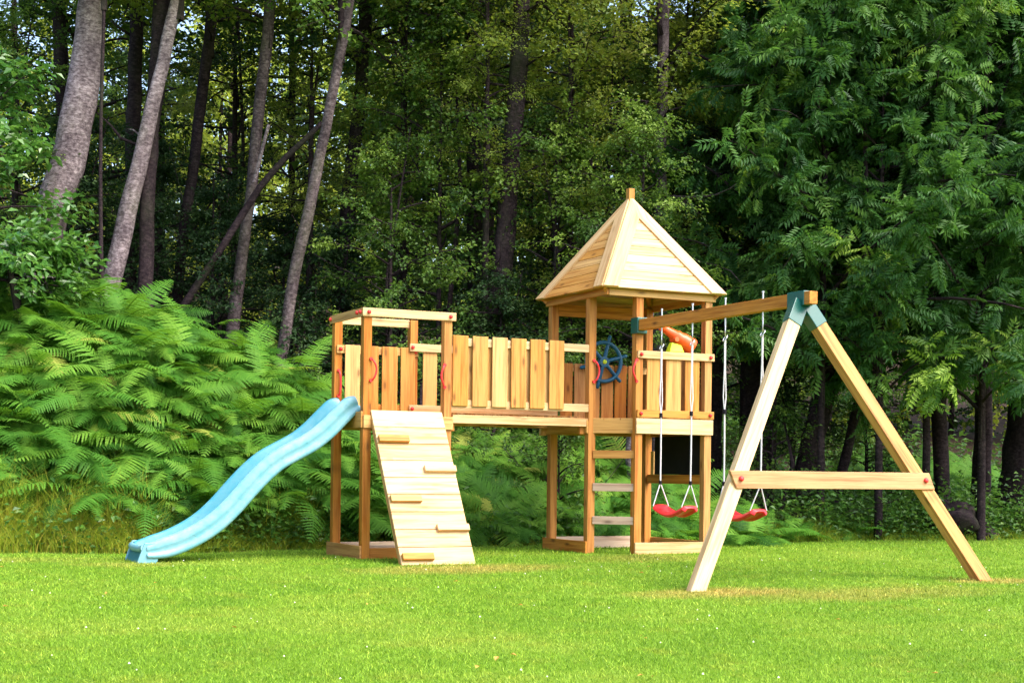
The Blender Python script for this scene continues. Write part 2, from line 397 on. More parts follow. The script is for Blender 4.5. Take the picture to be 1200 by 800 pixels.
cap(o, PX0+.06, PY1-PT-T, 2.16); cap(o, PX1-.06, PY1-PT-T, 2.16)
for x0, x1 in ((-2.868, -2.70), (-2.655, -2.49), (-2.448, -2.27), (-2.231, -2.065)):
    sub('board', 'pine', o, x0, x1, PY1-PT-T-.02, PY1-PT-T-.001, 1.475, 2.205)
# deck, deck beams, ground boards
o = MB()
for k in range(8): o.box(PX0+PT+.002, PX1-PT-.002, PY0+.02+k*.118, PY0+.02+k*.118+.112, 1.445, 1.467)
P_(o.build('deck', M['pine'], None, BV))
part('deck_beam', 'pine', PX0-T, PX0-.001, PY0, PY1, 1.30, 1.466)
part('deck_beam', 'pine', PX1+.001, PX1+T, PY0, PY1, 1.30, 1.435)
part('deck_beam', 'pine', PX0, PX1, PY0-T, PY0-.001, 1.30, 1.43)
part('deck_beam', 'pine', PX0, PX1, PY1+.001, PY1+T, 1.30, 1.466)
part('ground_board', 'post', PX0-T, PX0-.001, PY0-.0, PY1+.05, -.12, .105)
part('ground_board', 'dull', PX0+.001, PX1-.001, PY1+.001, PY1+T, -.1, .10)
part('ground_board', 'post', PX0+PT+.001, PX1-PT-.001, PY0+.03, PY0+.055, -.12, .08)
part('ground_board', 'dull', PX0+PT+.001, PX1-PT-.001, PY0+.057, PY0+.20, .082, .10)
part('ground_board', 'dull', PX1-T, PX1-.001, PY0+PT, PY1-PT, -.1, .10)
# --- bridge between platform and tower
BX0, BX1 = PX1+.004, TX0-.004
o = MB(); k = 0; x = BX0
while x < BX1-.09: o.box(x, x+.098, CH+.10, TY1-.10, 1.462, 1.484); x += .1035
P_(o.build('bridge_deck', M['post'], None, BV))
for y in (CH+.005, TY1-.045):
    o = part('bridge_beam', 'pine_pale' if y < 1 else 'post', BX0+.015, BX1, y, y+.04, 1.372, 1.461)
    for x in (BX0+.03, BX1-.03):
        b = MB().box(x-.045, x+.025, y+.045, y+.10, 1.29, 1.455); b.build('joist_block', M['post'], o, BV)
o = part('bridge_railing', 'pine_pale', BX0-.05, BX1+.03, CH+.003, CH+.025, 2.178, 2.262)
b = MB().box(BX0-.05, BX1+.03, CH+.003, CH+.025, 1.530, 1.615).build('lower_rail', M['pine_pale'], o, BV)
for x0 in (-1.995, -1.768, -1.540, -1.318, -1.093, -.863):
    sub('board', 'pine', o, x0, x0+.176, CH-.020, CH+.001, 1.550, 2.285)
for x0 in (-1.825, -1.598, -1.372, -1.150, -.922):
    sub('board', 'pine', o, x0, x0+.130, CH+.027, CH+.046, 1.575, 2.262)
o = part('bridge_railing', 'pine_pale', PX1-PT-.05, BX1+.05, TY1-.158, TY1-.136, 2.165, 2.25)
MB().box(PX1-PT-.05, BX1+.05, TY1-.158, TY1-.136, 1.50, 1.585).build('lower_rail', M['pine_pale'], o, BV)
cap(o, PX1-PT-.02, TY1-.158, 2.21); cap(o, PX1-PT-.02, TY1-.158, 1.545)
x = -1.972
while x < -.5:
    sub('board', 'pine', o, x, x+.165, TY1-.135, TY1-.116, 1.49, 2.163); x += .243
# --- tower: deck, deck beams, ground boards, railings
o = MB()
for k in range(10):
    y0 = TY0+.02+k*.13; y1 = y0+.125
    xl = TX0+.004 if y0 > CH else TX0+(CH-y0)+.05
    o.box(max(xl, TX0+.004), TX1-.004, y0, y1, 1.446, 1.466)
P_(o.build('deck', M['post'], None, BV))
part('deck_beam', 'pine_pale', .002, TX1+.012, -T, -.001, 1.298, 1.464)
part('deck_beam', 'pine', TX0-T, TX0-.001, CH, TY1, 1.30, 1.445)
part('deck_beam', 'pine', TX0, TX1, TY1+.001, TY1+T, 1.30, 1.445)
part('deck_beam', 'pine', TX1+.001, TX1+T, 0, TY1, 1.30, 1.445)
part('deck_beam', 'pine', (TX0+.05, CH+.03, 1.384), (.03, .05, 1.384), .165, .03)
part('ground_board', 'pine_pale', .002, TX1+.0, -T, -.001, -.1, .125)
part('ground_board', 'beam', TX0-T, TX0-.001, CH-.0, TY1+.05, -.1, .125)
part('ground_board', 'dull', TX0, TX1, TY1+.001, TY1+T, -.1, .135)
part('ground_board', 'post', TX1+.001, TX1+T, 0, TY1, -.1, .125)
o = part('front_railing', 'pine_pale', .012, TX1+.022, -T, -.001, 2.111, 2.192)
b = MB().box(.012, TX1+.022, -T, -.001, 1.473, 1.556).build('lower_rail', M['pine'], o, BV)
for z in (2.152, 1.515): cap(o, .055, -T, z); cap(o, TX1-.03, -T, z)
for x0, x1 in ((.142, .302), (.383, .575), (.628, .812)):
    sub('board', 'pine', o, x0, x1, .001, .020, 1.467, 2.188)
o = part('back_railing', 'pine', TX0+.0, TX1, TY1-PT-T-.0, TY1-PT-.001, 2.03, 2.11)
x = TX0+PT+.01
while x < TX1-.2:
    sub('board', 'post', o, x, x+.155, TY1-PT-T-.020, TY1-PT-T-.001, 1.468, 2.12); x += .178
o = part('side_railing', 'pine', TX1-PT-T, TX1-PT-.001, .05, TY1-.05, 2.111, 2.192)
y = .14
while y < 1.1:
    sub('board', 'post', o, TX1-PT-T-.02, TX1-PT-T-.001, y, y+.15, 1.468, 2.18); y += .20
# top beams under the roof
part('top_beam', 'beam', TX0+PT, TX1-PT, TY1-.05, TY1-.02, 2.66, 2.80)
# ladder rungs across the cut corner
for z in (1.072, .716, .357):
    part('ladder_rung', 'pine' if z > 1 else 'dull', (TX0+.065, CH-.0, z), (.022, -.0+.03, z), .086, .035)
# handles
def handle(base, x, y, z0, z1, dx, dy, bow=.055):
    pts = [(x, y, z0), (x+dx*.3*bow, y+dy*.3*bow-.02, z0+.01)]
    for k in range(9):
        t = k/8; pts.append((x+dx*bow*(.55+.45*math.sin(math.pi*t)), y-.035+dy*bow*.5, z0+.035+(z1-z0-.07)*t))
    pts += [(x+dx*.3*bow, y+dy*.3*bow-.02, z1-.01), (x, y, z1)]
    b = MB().tube(pts, .0105, 8)
    for z in (z0, z1): b.tube([(x, y-.0, z), (x, y-.018, z)], [.019, .017], 10)
    return b.build('handle', M['red'], base)
handle(posts['B'], TX0+.058, CH-.001, 1.86, 2.09, 1, 0, .05)
handle(posts['C'], .005, -.001, 1.86, 2.09, -1, 0, .06)
handle(posts['c'], PX0+.045, PY1-PT-.001, 1.66, 1.93, .35, 0, .04)
handle(posts['a'], PX0+PT-.01, PY0-.001, 1.78, 2.0, 1, 0, .05)
handle(posts['b'], PX1-PT+.004, PY0-.001, 1.74, 1.97, -1, 0, .05)
# --- pyramid roof
rcx, rcy = (TX0+TX1)/2, (TY0+TY1)/2; HE = .771; ZE, ZA = 2.847, 3.965
def roofpt(side, u, t, lift=0.0):
    """side 0..3; u in -1..1 along the eave, t 0 at the eave, 1 at the apex"""
    h = HE*(1-t); v = np.array([u*h, -h, ZE+(ZA-ZE)*t]); L = math.hypot(HE, ZA-ZE)
    nrm = np.array([0, -(ZA-ZE)/L, HE/L]); v = v+nrm*lift
    a = side*math.pi/2; c, s = math.cos(a), math.sin(a)
    return np.array([rcx+c*v[0]-s*v[1], rcy+s*v[0]+c*v[1], v[2]])
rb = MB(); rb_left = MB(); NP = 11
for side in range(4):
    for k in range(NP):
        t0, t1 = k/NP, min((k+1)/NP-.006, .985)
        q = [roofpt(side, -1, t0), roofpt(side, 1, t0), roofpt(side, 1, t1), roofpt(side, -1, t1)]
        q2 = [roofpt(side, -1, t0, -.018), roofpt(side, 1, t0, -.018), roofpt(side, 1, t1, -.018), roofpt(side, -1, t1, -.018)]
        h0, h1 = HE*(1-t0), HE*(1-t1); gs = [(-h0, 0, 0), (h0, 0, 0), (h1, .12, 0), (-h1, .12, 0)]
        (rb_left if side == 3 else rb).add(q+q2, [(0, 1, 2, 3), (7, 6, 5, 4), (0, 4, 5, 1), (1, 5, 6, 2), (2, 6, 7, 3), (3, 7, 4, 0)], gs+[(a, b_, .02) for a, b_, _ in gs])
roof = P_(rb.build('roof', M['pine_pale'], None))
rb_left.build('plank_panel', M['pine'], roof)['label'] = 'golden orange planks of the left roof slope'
for side in range(4):
    for sg in (-1, 1):
        b = MB(); W = .165
        def hp(t, inn, lift):
            # a strip of constant width along the hip edge
            h = HE*(1-t); u = sg*(1 if not inn else max(0.0, (h-W*1.12)/max(h, 1e-6)))
            p = roofpt(side, u, t, lift); 
            if not inn:
                pass
            return p
        tt = [-.004, 1-W*1.12/HE, .985]
        vs = [hp(t, inn, lf) for lf in (.001, .021) for t in tt for inn in (False, True)]
        gs = [(t*1.3, W*(1 if inn else 0), lf) for lf in (.001, .021) for t in tt for inn in (False, True)]
        fs = [(6, 7, 9, 8), (8, 9, 11, 10), (0, 2, 3, 1), (2, 4, 5, 3), (0, 1, 7, 6), (1, 3, 9, 7), (3, 5, 11, 9), (4, 10, 11, 5), (0, 6, 8, 2), (2, 8, 10, 4)]
        if sg < 0: fs = [f[::-1] for f in fs]
        b.add(vs, fs, gs)
        b.build('hip_board', M['pine_pale'], roof)
e = .020
sub('fascia', 'pine', roof, .02+TX0-.0, TX1+.03, -.022-.0, -.001, 2.765, 2.842)
sub('fascia', 'post', roof, TX0-.022, TX0-.001, -.045, TY1+.03, 2.765, 2.842)
sub('fascia', 'post', roof, TX0-.02, TX1+.03, TY1+.001, TY1+.022, 2.765, 2.842)
sub('fascia', 'post', roof, TX1+.001, TX1+.022, 0, TY1, 2.765, 2.842)
# rafters under the planks, and the finial post
b = MB()
for sx, sy in ((-1, -1), (1, -1), (1, 1), (-1, 1)):
    b.beam((rcx+sx*(HE-.06), rcy+sy*(HE-.06), ZE-.03), (rcx+sx*.03, rcy+sy*.03, ZA-.12), .07, .04)
b.build('rafters', M['beam'], roof)
sub('finial', 'pine', roof, rcx-.036, rcx+.036, rcy-.036, rcy+.036, ZA-.12, 4.065)
# --- ship's wheel on the back railing
wc = np.array((.262, 1.17, 2.15)); wr = .225
b = MB(); b.tube([(wc[0]+wr*math.cos(a), wc[1], wc[2]+wr*math.sin(a)) for a in np.linspace(0, 2*math.pi, 37)[:-1]], .024, 8, closed=True)
for k in range(6):
    a = math.radians(15+60*k); ca, sa = math.cos(a), math.sin(a)
    b.tube([(wc[0]+ca*r_, wc[1], wc[2]+sa*r_) for r_ in (.04, wr, wr+.025, wr+.05, wr+.085, wr+.095)], [.024, .021, .018, .023, .021, .010], 8)
b.tube([wc+[0, -.022, 0], wc+[0, .03, 0]], [.062, .062], 20); b.tube([wc+[0, .03, 0], wc+[0, .085, 0]], [.022, .03], 10)
wheel = P_(b.build('steering_wheel', M['blue'], None))
MB().tube([wc+[0, -.036, 0], wc+[0, -.032, 0], wc+[0, -.0215, 0]], [.010, .024, .027], 14).build('hub_cap', M['lime'], wheel)
# --- telescope on the front railing
t0, t1 = np.array((.340, .06, 2.475)), np.array((.735, .03, 2.262)); d = t1-t0
rad = [.032, .044, .044, .036, .042, .060, .070, .073, .084, .090, .090, .078]; tp = [0, .02, .10, .13, .16, .45, .47, .62, .66, .92, .985, 1]
tel = P_(MB().tube([t0+d*t for t in tp], rad, 20).build('telescope', M['orange'], None))
MB().add([(.415, -.02, 2.193), (.600, -.02, 2.193), (.600, .085, 2.193), (.415, .085, 2.193), (.455, -.0, 2.30), (.575, -.0, 2.275), (.575, .065, 2.275), (.455, .065, 2.30)],
         [(3, 2, 1, 0), (4, 5, 6, 7), (0, 1, 5, 4), (1, 2, 6, 5), (2, 3, 7, 6), (3, 0, 4, 7)]).build('telescope_mount', M['lime'], tel, .008)
MB().tube([(.50, -.03, 2.335), (.50, .09, 2.335)], .027, 14).build('pivot', M['orange'], tel)
# --- dark play board on the far side below the deck, with the rail under it
cb = P_(MB().box(TX1-.055, TX1-.035, .10, 1.10, .862, 1.298).build('chalk_board', M['black'], None, BV))
part('cross_rail', 'beam', TX1-.060, TX1-.030, .04, TY1-.04, .757, .860)
part('upright_slat', 'pine', TX1-.055, TX1-.035, 1.125, 1.19, .862, 1.13)
# --- climbing ramp with foot blocks
ru = np.array([0, .368-(-.52), 1.478-(-.045)]); RL = np.linalg.norm(ru); ru /= RL; r0 = np.array([0, -.52, -.045]); rn = np.array([0, -ru[2], ru[1]])
b = MB(); RX0, RX1 = PX0+.080, PX1-.115; nb = 9
for k in range(nb):
    s0 = RL*k/nb+.003; s1 = RL*(k+1)/nb-.003; pc = r0+ru*(s0+s1)/2+rn*.0
    b.beam((RX0, pc[1], pc[2]), (RX1, pc[1], pc[2]), s1-s0, .024, ru)
rampo = P_(b.build('climbing_ramp', M['pine_pale'], None, .003))
for x in (RX0-.0, RX1-.045):
    b = MB(); a0 = r0-rn*.036-ru*.04; a1 = r0-rn*.036+ru*(RL-.07)
    b.beam((x+.022, a0[1], a0[2]), (x+.022, a1[1], a1[2]), .045, .045, rn); b.build('bearer', M['post'], rampo, BV)
for fr, side in ((.80, 0), (.605, 1), (.41, 0), (.225, 1), (.045, 0)):
    pc = r0+ru*RL*fr+rn*.034
    xa, xb = (RX0+.012, RX0+.34) if side == 0 else (RX1-.34, RX1+.004)
    MB().beam((xa, pc[1], pc[2]), (xb, pc[1], pc[2]), .072, .040, ru).build('foothold', M['pine_pale'] if fr > .1 and side else M['pine'], rampo, .005)
# --- slide (from the platform's left side down to the lawn)
SY0, SY1 = .60, 1.08
prof = [(-2.955, 1.535), (-3.03, 1.50), (-3.14, 1.395), (-3.27, 1.265), (-3.43, 1.14), (-3.62, 1.035), (-3.78, .945), (-3.93, .82), (-4.08, .665), (-4.25, .475), (-4.42, .32), (-4.60, .205), (-4.80, .115), (-4.97, .07), (-5.10, .055)]
def cr_pts(ps, n=4):
    out = []
    P = [ps[0]]+list(ps)+[ps[-1]]
    for i in range(1, len(P)-2):
        for k in range(n):
            t = k/n; p0, p1, p2, p3 = (np.array(P[j]) for j in (i-1, i, i+1, i+2))
            out.append(.5*((2*p1)+(-p0+p2)*t+(2*p0-5*p1+4*p2-p3)*t*t+(-p0+3*p1-3*p2+p3)*t**3))
    out.append(np.array(ps[-1])); return out
sp = cr_pts(prof, 4); NS = len(sp)
# cross-section (across y, height above the bed): rolled rims outside, bed between
W = SY1-SY0
sec = [(-.040, -.075), (-.066, -.068), (-.066, -.030), (-.044, -.022), (-.046, .030), (-.058, .045), (-.045, .10), (-.028, .122), (-.006, .118), (.006, .10), (.022, .03), (.05, .004), (.12, -.004)]
sec = [(a, h) for a, h in sec]+[(W/2, -.006)]+[(W-a, h) for a, h in reversed(sec)]
vs = []; 
for i, p in enumerate(sp):
    dxy = sp[min(i+1, NS-1)]-sp[max(i-1, 0)]; dxy = dxy/np.linalg.norm(dxy); nv = np.array([dxy[1], -dxy[0]]); nv = nv if nv[1] > 0 else -nv
    f = i/(NS-1); rim = 1.0 if f > .06 else .75+4*f
    if f < .10: flare = (.10-f)*.25
    else: flare = 0
    if f > .9: rim *= 1-.35*(f-.9)/.1
    for a, h in sec:
        q = p+nv*h*rim
        aa = a+(flare if a > W/2 else -flare)*0
        vs.append((q[0], SY0+aa, q[1]))
K = len(sec); fs = []
for i in range(NS-1):
    for k in range(K-1): fs.append((i*K+k, i*K+k+1, (i+1)*K+k+1, (i+1)*K+k))
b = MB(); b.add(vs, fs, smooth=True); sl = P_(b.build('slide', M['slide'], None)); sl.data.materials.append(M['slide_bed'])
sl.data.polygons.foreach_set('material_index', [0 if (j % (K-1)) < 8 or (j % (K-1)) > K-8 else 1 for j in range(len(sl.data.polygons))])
md = sl.modifiers.new('solidify', 'SOLIDIFY'); md.thickness = .008; md.offset = 1
md = sl.modifiers.new('sub', 'SUBSURF'); md.levels = 1; md.render_levels = 1
# hollow foot under the run-out, and the lip at the top
xe = -5.10; gf = gh(-5.1, .8)
b = MB()
q = [(xe-.02, SY0-.045, .075), (xe-.02, SY1+.045, .075), (xe-.085, SY1+.035, gf-.01), (xe-.085, SY0-.035, gf-.01)]
b.add(q+[(x+.02, y, z) for x, y, z in q], [(0, 1, 2, 3), (7, 6, 5, 4), (0, 4, 5, 1), (1, 5, 6, 2), (2, 6, 7, 3), (3, 7, 4, 0)])
fo = b.build('slide_foot', M['slide_dark'], sl, .006)
for y0, y1 in ((SY0-.052, SY0-.030), (SY1+.030, SY1+.052)):
    b = MB(); b.add([(xe-.02, y0, .15), (xe+.16, y0, .16), (xe+.10, y0, gf-.01), (xe-.095, y0, gf-.01), (xe-.02, y1, .15), (xe+.16, y1, .16), (xe+.10, y1, gf-.01), (xe-.095, y1, gf-.01)],
        [(0, 3, 2, 1), (4, 5, 6, 7), (0, 4, 7, 3), (1, 2, 6, 5), (2, 3, 7, 6), (0, 1, 5, 4)])
    b.build('slide_foot', M['slide'], sl, .008)
b = MB(); b.tube([(xe-.02, SY0-.04, .10), (xe-.03, SY0+.1, .085), (xe-.03, SY1-.1, .085), (xe-.02, SY1+.04, .10)], .035, 10); b.build('slide_lip', M['slide'], sl)
b = MB(); b.box(-2.99, -2.93, SY0-.045, SY1+.045, 1.44, 1.535); b.build('slide_lip', M['slide'], sl, .015)
# --- swing frame: beam, two splayed legs, cross bar, green corner brackets
BX = .043
beam = part('swing_beam', 'beam', (BX, .10, 2.463), (BX, -3.03, 2.463), .115, .088)
for y in (-.448, -1.040, -1.630, -2.256):
    MB().tube([(BX, y, 2.36), (BX, y, 2.585)], .008, 8).build('eye_bolt', M['steel'], beam)
    MB().tube([(BX, y, 2.585), (BX, y, 2.60)], .013, 6).build('nut', M['steel'], beam)
apex = np.array((BX, -2.84, 2.47)); fl = np.array((-1.60, -3.64, -.16)); fr_ = np.array((1.60, -3.60, -.16))
pn = np.cross(fl-apex, fr_-apex); pn /= np.linalg.norm(pn)
LW, LT = .130, .095
legs = []
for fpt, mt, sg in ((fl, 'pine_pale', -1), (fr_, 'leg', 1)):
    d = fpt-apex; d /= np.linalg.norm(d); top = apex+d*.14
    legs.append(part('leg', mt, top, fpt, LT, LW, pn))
fc = .632
cl = apex+(fl-apex)*fc; crt = apex+(fr_-apex)*fc
if pn[1] > 0: pn = -pn
off = pn*(LT/2+.020)
xb = P_(MB().beam(cl+off+(-.075, 0, 0), crt+off+(.075, 0, 0), .150, .038, (0, 0, 1), cut0=.035, cut1=-.035).build('cross_bar', M['bar'], None, BV))
for c_ in (cl, crt): 
    p = c_+off*1.0+pn*.019; cap(xb, p[0], p[1], p[2], pn, .024)
for sg, fpt in ((-1, fl), (1, fr_)):
    d = fpt-apex; d /= np.linalg.norm(d)
    b = MB(); b.beam(apex+d*.055, apex+d*.30, LT+.014, LW+.014, pn); 
    b.build('corner_bracket', M['green_metal'], beam, .006)
b = MB(); b.beam((BX, -2.70, 2.466), (BX, -2.95, 2.466), .135, .104); b.build('corner_bracket', M['green_metal'], beam, .006)
b = MB(); b.box(BX-.060, BX+.064, -.052, .092, 2.372, 2.545); b.build('post_bracket', M['green_metal'], beam, .006)
# ------------------------------------------------------------------ the two swings
def swing(ya, yb, label, yaw=0.0):
    yc = (ya+yb)/2; root = empty('swing', (BX, yc, .53)); tag(root, label, 'swing', 'red swings hanging from the beam')
    h = abs(ya-yb)/2
    # moulded belt seat
    nu, nv_ = 23, 7; hl = .31; hw = .105; vs = []; 
    for i in range(nu):
        u = -1+2*i/(nu-1); z = -.078*(math.cos(u*math.pi*.5)**1.1 if abs(u) < 1 else 0)+.030
        wfac = 1 if abs(u) < .88 else 1-.35*((abs(u)-.88)/.12)**2
        for k in range(nv_):
            v = -1+2*k/(nv_-1); zz = z-.012*v*v-(.030 if abs(v) > .9 else 0)
            if abs(u) > .97: zz -= .035
            vs.append((v*hw*wfac, u*hl, zz))
    fs = [(i*nv_+k, i*nv_+k+1, (i+1)*nv_+k+1, (i+1)*nv_+k) for i in range(nu-1) for k in range(nv_-1)]
    b = MB(); b.add(vs, fs, smooth=True); seat = b.build('seat', M['swing_red'], root)
    md = seat.modifiers.new('s', 'SOLIDIFY'); md.thickness = .036; md.offset = -1
    md = seat.modifiers.new('b', 'BEVEL'); md.width = .006; md.segments = 2
    md = seat.modifiers.new('ss', 'SUBSURF'); md.levels = 1; md.render_levels = 1
    for s in (-1, 1):
        yh = s*h; ys_ = s*(hl-.035)
        rp = MB(); kn = np.array((0, yh*.98, .245))
        for sx in (-1, 1): rp.tube([(sx*(hw-.012), ys_, .00), (sx*(hw-.014), ys_, .01), kn], .0065, 8)
        rp.tube([kn, (0.002, yh*.985, .62), (0, yh*.99, .97)], .0085, 8)
        for sx in (-1, 1):
            rp.tube([(0, yh*.99, .95), (sx*.012, yh*.995-.006*sx, 1.10), (sx*.010, yh*.995+.008*sx, 1.40), (sx*.006, yh, 1.655)], .0062, 8)
        rope = rp.build('rope', M['rope'], root)
        MB().tube([(0, yh*.98, .228), (0, yh*.98, .268)], .016, 10).build('rope_clamp', M['black'], rope)
        MB().tube([(0, yh*.99, .93), (0, yh*.99, .975)], .019, 10).build('rope_adjuster', M['black'], rope)
        rg = MB(); rg.tube([(.030*math.sin(a)*.75, yh+.030*math.cos(a)*.75, 1.672+.030*math.sin(a)) for a in np.linspace(0, 2*math.pi, 17)[:-1]], .0055, 6, closed=True)
        # long snap hook up to the eye bolt
        for z0, z1, w_ in ((1.69, 1.80, .017),):
            rg.tube([(w_*math.cos(a)*.6, yh+w_*math.cos(a), (z0+z1)/2+(z1-z0)/2*math.sin(a)) for a in np.linspace(0, 2*math.pi, 17)[:-1]], .0055, 6, closed=True)
        rg.tube([(0, yh, 1.79), (0, yh, 1.84)], .009, 6)
        rg.build('snap_hook', M['steel'], root)
    return root
swing(-.448, -1.040, 'red plastic swing seat on white ropes, hanging nearest the roofed tower')
swing(-1.630, -2.256, 'red plastic swing seat on white ropes, partly behind the pale slanting leg of the frame')
#@@FOREST

# ------------------------------------------------------------------ vegetation builders
def unit(a): return a/np.maximum(np.linalg.norm(a, axis=-1, keepdims=True), 1e-9)
def leaves(base, d, n, L, W, fold=.22, droop=.12):
    """one folded four-sided blade per leaf -> verts (N*4,3), faces (N,4)"""
    d = unit(d); sd_ = unit(np.cross(d, n)); nn = np.cross(sd_, d); L = np.asarray(L)[:, None]; W = np.asarray(W)[:, None]
    mid = base+d*L*.42; tip = base+d*L-nn*L*droop
    V = np.stack([base, mid-sd_*W/2+nn*W*fold, tip, mid+sd_*W/2+nn*W*fold], 1).reshape(-1, 3)
    return V, np.arange(len(V)).reshape(-1, 4)
def ash_leaves(base, d, n, L, rnd, pairs=5):
    """pinnate leaves: `pairs` pairs of leaflets and one at the tip"""
    d = unit(d); sd_ = unit(np.cross(d, n)); nn = np.cross(sd_, d); Vs = []; rs = []
    N = len(base); L = np.asarray(L)
    for k in range(pairs):
        t = .22+.66*k/(pairs-1)
        p = base+d*(L*t)[:, None]-nn*(L*.30*t*t)[:, None]
        for s in (-1, 1):
            dd = sd_*s*.9+d*.45-nn*(.30+.3*NR.random((N, 1)))
            V, _ = leaves(p, dd, nn+sd_*s*.25, L*.42*(1-.25*abs(t-.55)), L*.155, .12, .12); Vs.append(V); rs.append(rnd+NR.normal(0, .05, N))
    p = base+d*(L*.9)[:, None]-nn*(L*.26)[:, None]; V, _ = leaves(p, d-nn*.6, nn, L*.40, L*.13); Vs.append(V); rs.append(rnd)
    V = np.concatenate(Vs); return V, np.arange(len(V)).reshape(-1, 4), np.concatenate(rs)
class NPM:
    def __init__(s): s.V = []; s.F = []; s.R = []; s.I = []; s.n = 0
    def add(s, V, F, rnd, mi=0):
        s.V.append(V); s.F.append(F+s.n); s.R.append(np.clip(np.broadcast_to(np.asarray(rnd, float), (len(F),)), 0, 1)); s.I.append(np.full(len(F), mi)); s.n += len(V)
    def tube(s, pts, rad, n=5, mi=0, rnd=.5):
        pts = np.array(pts, float); N = len(pts); d = np.gradient(pts, axis=0); d = unit(d)
        ref = np.where(np.abs(d[:, 2:3]) < .9, np.array([[0, 0, 1.]]), np.array([[1., 0, 0]])); u = unit(np.cross(d, ref)); v = np.cross(d, u)
        a = np.arange(n)*2*math.pi/n; rad = np.broadcast_to(rad, (N,))
        V = pts[:, None]+rad[:, None, None]*(u[:, None]*np.cos(a)[None, :, None]+v[:, None]*np.sin(a)[None, :, None])
        i = np.arange(N-1)[:, None]*n; k = np.arange(n)[None]; k2 = (k+1) % n
        Fc = np.stack([i+k, i+n+k, i+n+k2, i+k2], -1).reshape(-1, 4)
        s.add(V.reshape(-1, 3), Fc, rnd, mi)
    def mesh(s, name, mats, smooth=False):
        return np_mesh(name, np.concatenate(s.V), np.concatenate(s.F), mats, np.concatenate(s.R), np.concatenate(s.I), smooth)
def crown(name, leafmat, barkmat, Rr, H, nb, twigs, per, ll, lw, kind='simple', shape=.5, up=.25, seed=1, tone=0.0, droopy=.25):
    """a crown of height H: boughs from the stem, twigs along them, leaves along the twigs; origin at its foot"""
    r = np.random.default_rng(seed); m_ = NPM()
    m_.tube([(0, 0, -.3), (.1*r.normal(), .1*r.normal(), H*.5), (.2*r.normal(), .2*r.normal(), H)], [.05, .035, .008], 5, 1)
    B = []; D = []; NN = []; RN = []
    for b in range(nb):
        f = (b+r.random())/nb; z0 = H*f*.96
        env = (math.sin(math.pi*min(1, max(.0, (f*.86+.10)))**shape))**.7
        Lb = Rr*env*r.uniform(.35, 1.22); az = b*2.39996+r.normal(0, .5); el = up+r.normal(0, .18)+.5*f
        d0 = np.array([math.cos(az)*math.cos(el), math.sin(az)*math.cos(el), math.sin(el)])
        K = 7; pts = [np.array([0, 0, z0])]
        for k in range(K):
            d0 = unit(d0+np.array([0, 0, -droopy*.22])+r.normal(0, .10, 3)); pts.append(pts[-1]+d0*Lb/K)
        pts = np.array(pts); m_.tube(pts, np.linspace(.022, .005, K+1)*(.6+Lb/3), 4, 1)
        bt = r.normal(0, .24)
        for t in range(twigs):
            q = r.random()**.75*.92+.10; q = min(q, 1); x = q*K; i = min(int(x), K-1); p = pts[i]+(pts[i+1]-pts[i])*(x-i)
            az2 = az+r.choice([-1, 1])*r.uniform(.3, 1.5); e2 = r.normal(.05, .35) if kind == 'simple' else r.normal(.15, .65)
            d = np.array([math.cos(az2)*math.cos(e2), math.sin(az2)*math.cos(e2), math.sin(e2)]); lt = r.uniform(.35, .95)*(.45+.25*Rr*.5)
            if r.random() < .5: m_.tube([p, p+d*lt*.5+[0, 0, -.01], p+d*lt+[0, 0, -.05*lt]], [.006, .004, .002], 3, 1)
            n = max(3, int(per*r.uniform(.6, 1.4))); tt = r.random(n)**.8
            base = p+d*(tt*lt)[:, None]+r.normal(0, .05 if kind == 'simple' else .03, (n, 3))+np.array([0, 0, -.12*lt])*(tt**2)[:, None]
            sgn = r.choice([-1., 1.], n)[:, None]; side = np.cross(d, [0, 0, 1.])
            dd = d*r.uniform(.3, 1, (n, 1))+side*sgn*r.uniform(.3, 1, (n, 1))+np.array([0, 0, -droopy])+r.normal(0, .28 if kind == 'simple' else .55, (n, 3))
            nn = np.array([0, 0, 1.])+r.normal(0, .42 if kind == 'simple' else .65, (n, 3))+unit(np.array([p[0], p[1], .01]))*.35
            B.append(base); D.append(dd); NN.append(nn); RN.append(np.full(n, .42+tone+bt+r.normal(0, .12))+r.normal(0, .10, n))
    B, D, NN, RN = map(np.concatenate, (B, D, NN, RN))
    if kind == 'simple':
        n = len(B); s = r.uniform(.65, 1.2, n); V, F_ = leaves(B, D, NN, ll*s, lw*s); m_.add(V, F_, RN, 0)
    else:
        s = r.uniform(.7, 1.15, len(B)); V, F_, rr = ash_leaves(B, D, NN, ll*s, RN, 5); m_.add(V, F_, rr, 0)
    return m_.mesh(name, [leafmat, barkmat])
PROTO = {}
def proto(key, **k): PROTO[key] = crown('crown_'+key, **k)
L_, K_ = M, M['bark_dark']
proto('birch_a', leafmat=M['leaf_birch'], barkmat=K_, Rr=1.9, H=7, nb=46, twigs=11, per=26, ll=.062, lw=.046, seed=1, tone=.10)
proto('birch_b', leafmat=M['leaf_birch'], barkmat=K_, Rr=1.7, H=6, nb=40, twigs=11, per=26, ll=.058, lw=.044, seed=2, droopy=.5)
proto('alder_a', leafmat=M['leaf_mid'], barkmat=K_, Rr=2.1, H=7, nb=44, twigs=12, per=24, ll=.075, lw=.062, seed=3)
proto('alder_b', leafmat=M['leaf_mid'], barkmat=K_, Rr=1.8, H=5.5, nb=40, twigs=11, per=24, ll=.070, lw=.056, seed=4, tone=.1)
proto('dark_a', leafmat=M['leaf_dark'], barkmat=K_, Rr=2.3, H=8, nb=50, twigs=11, per=24, ll=.085, lw=.055, seed=5)
proto('dark_b', leafmat=M['leaf_dark'], barkmat=K_, Rr=2.0, H=5, nb=40, twigs=11, per=24, ll=.075, lw=.055, seed=6)
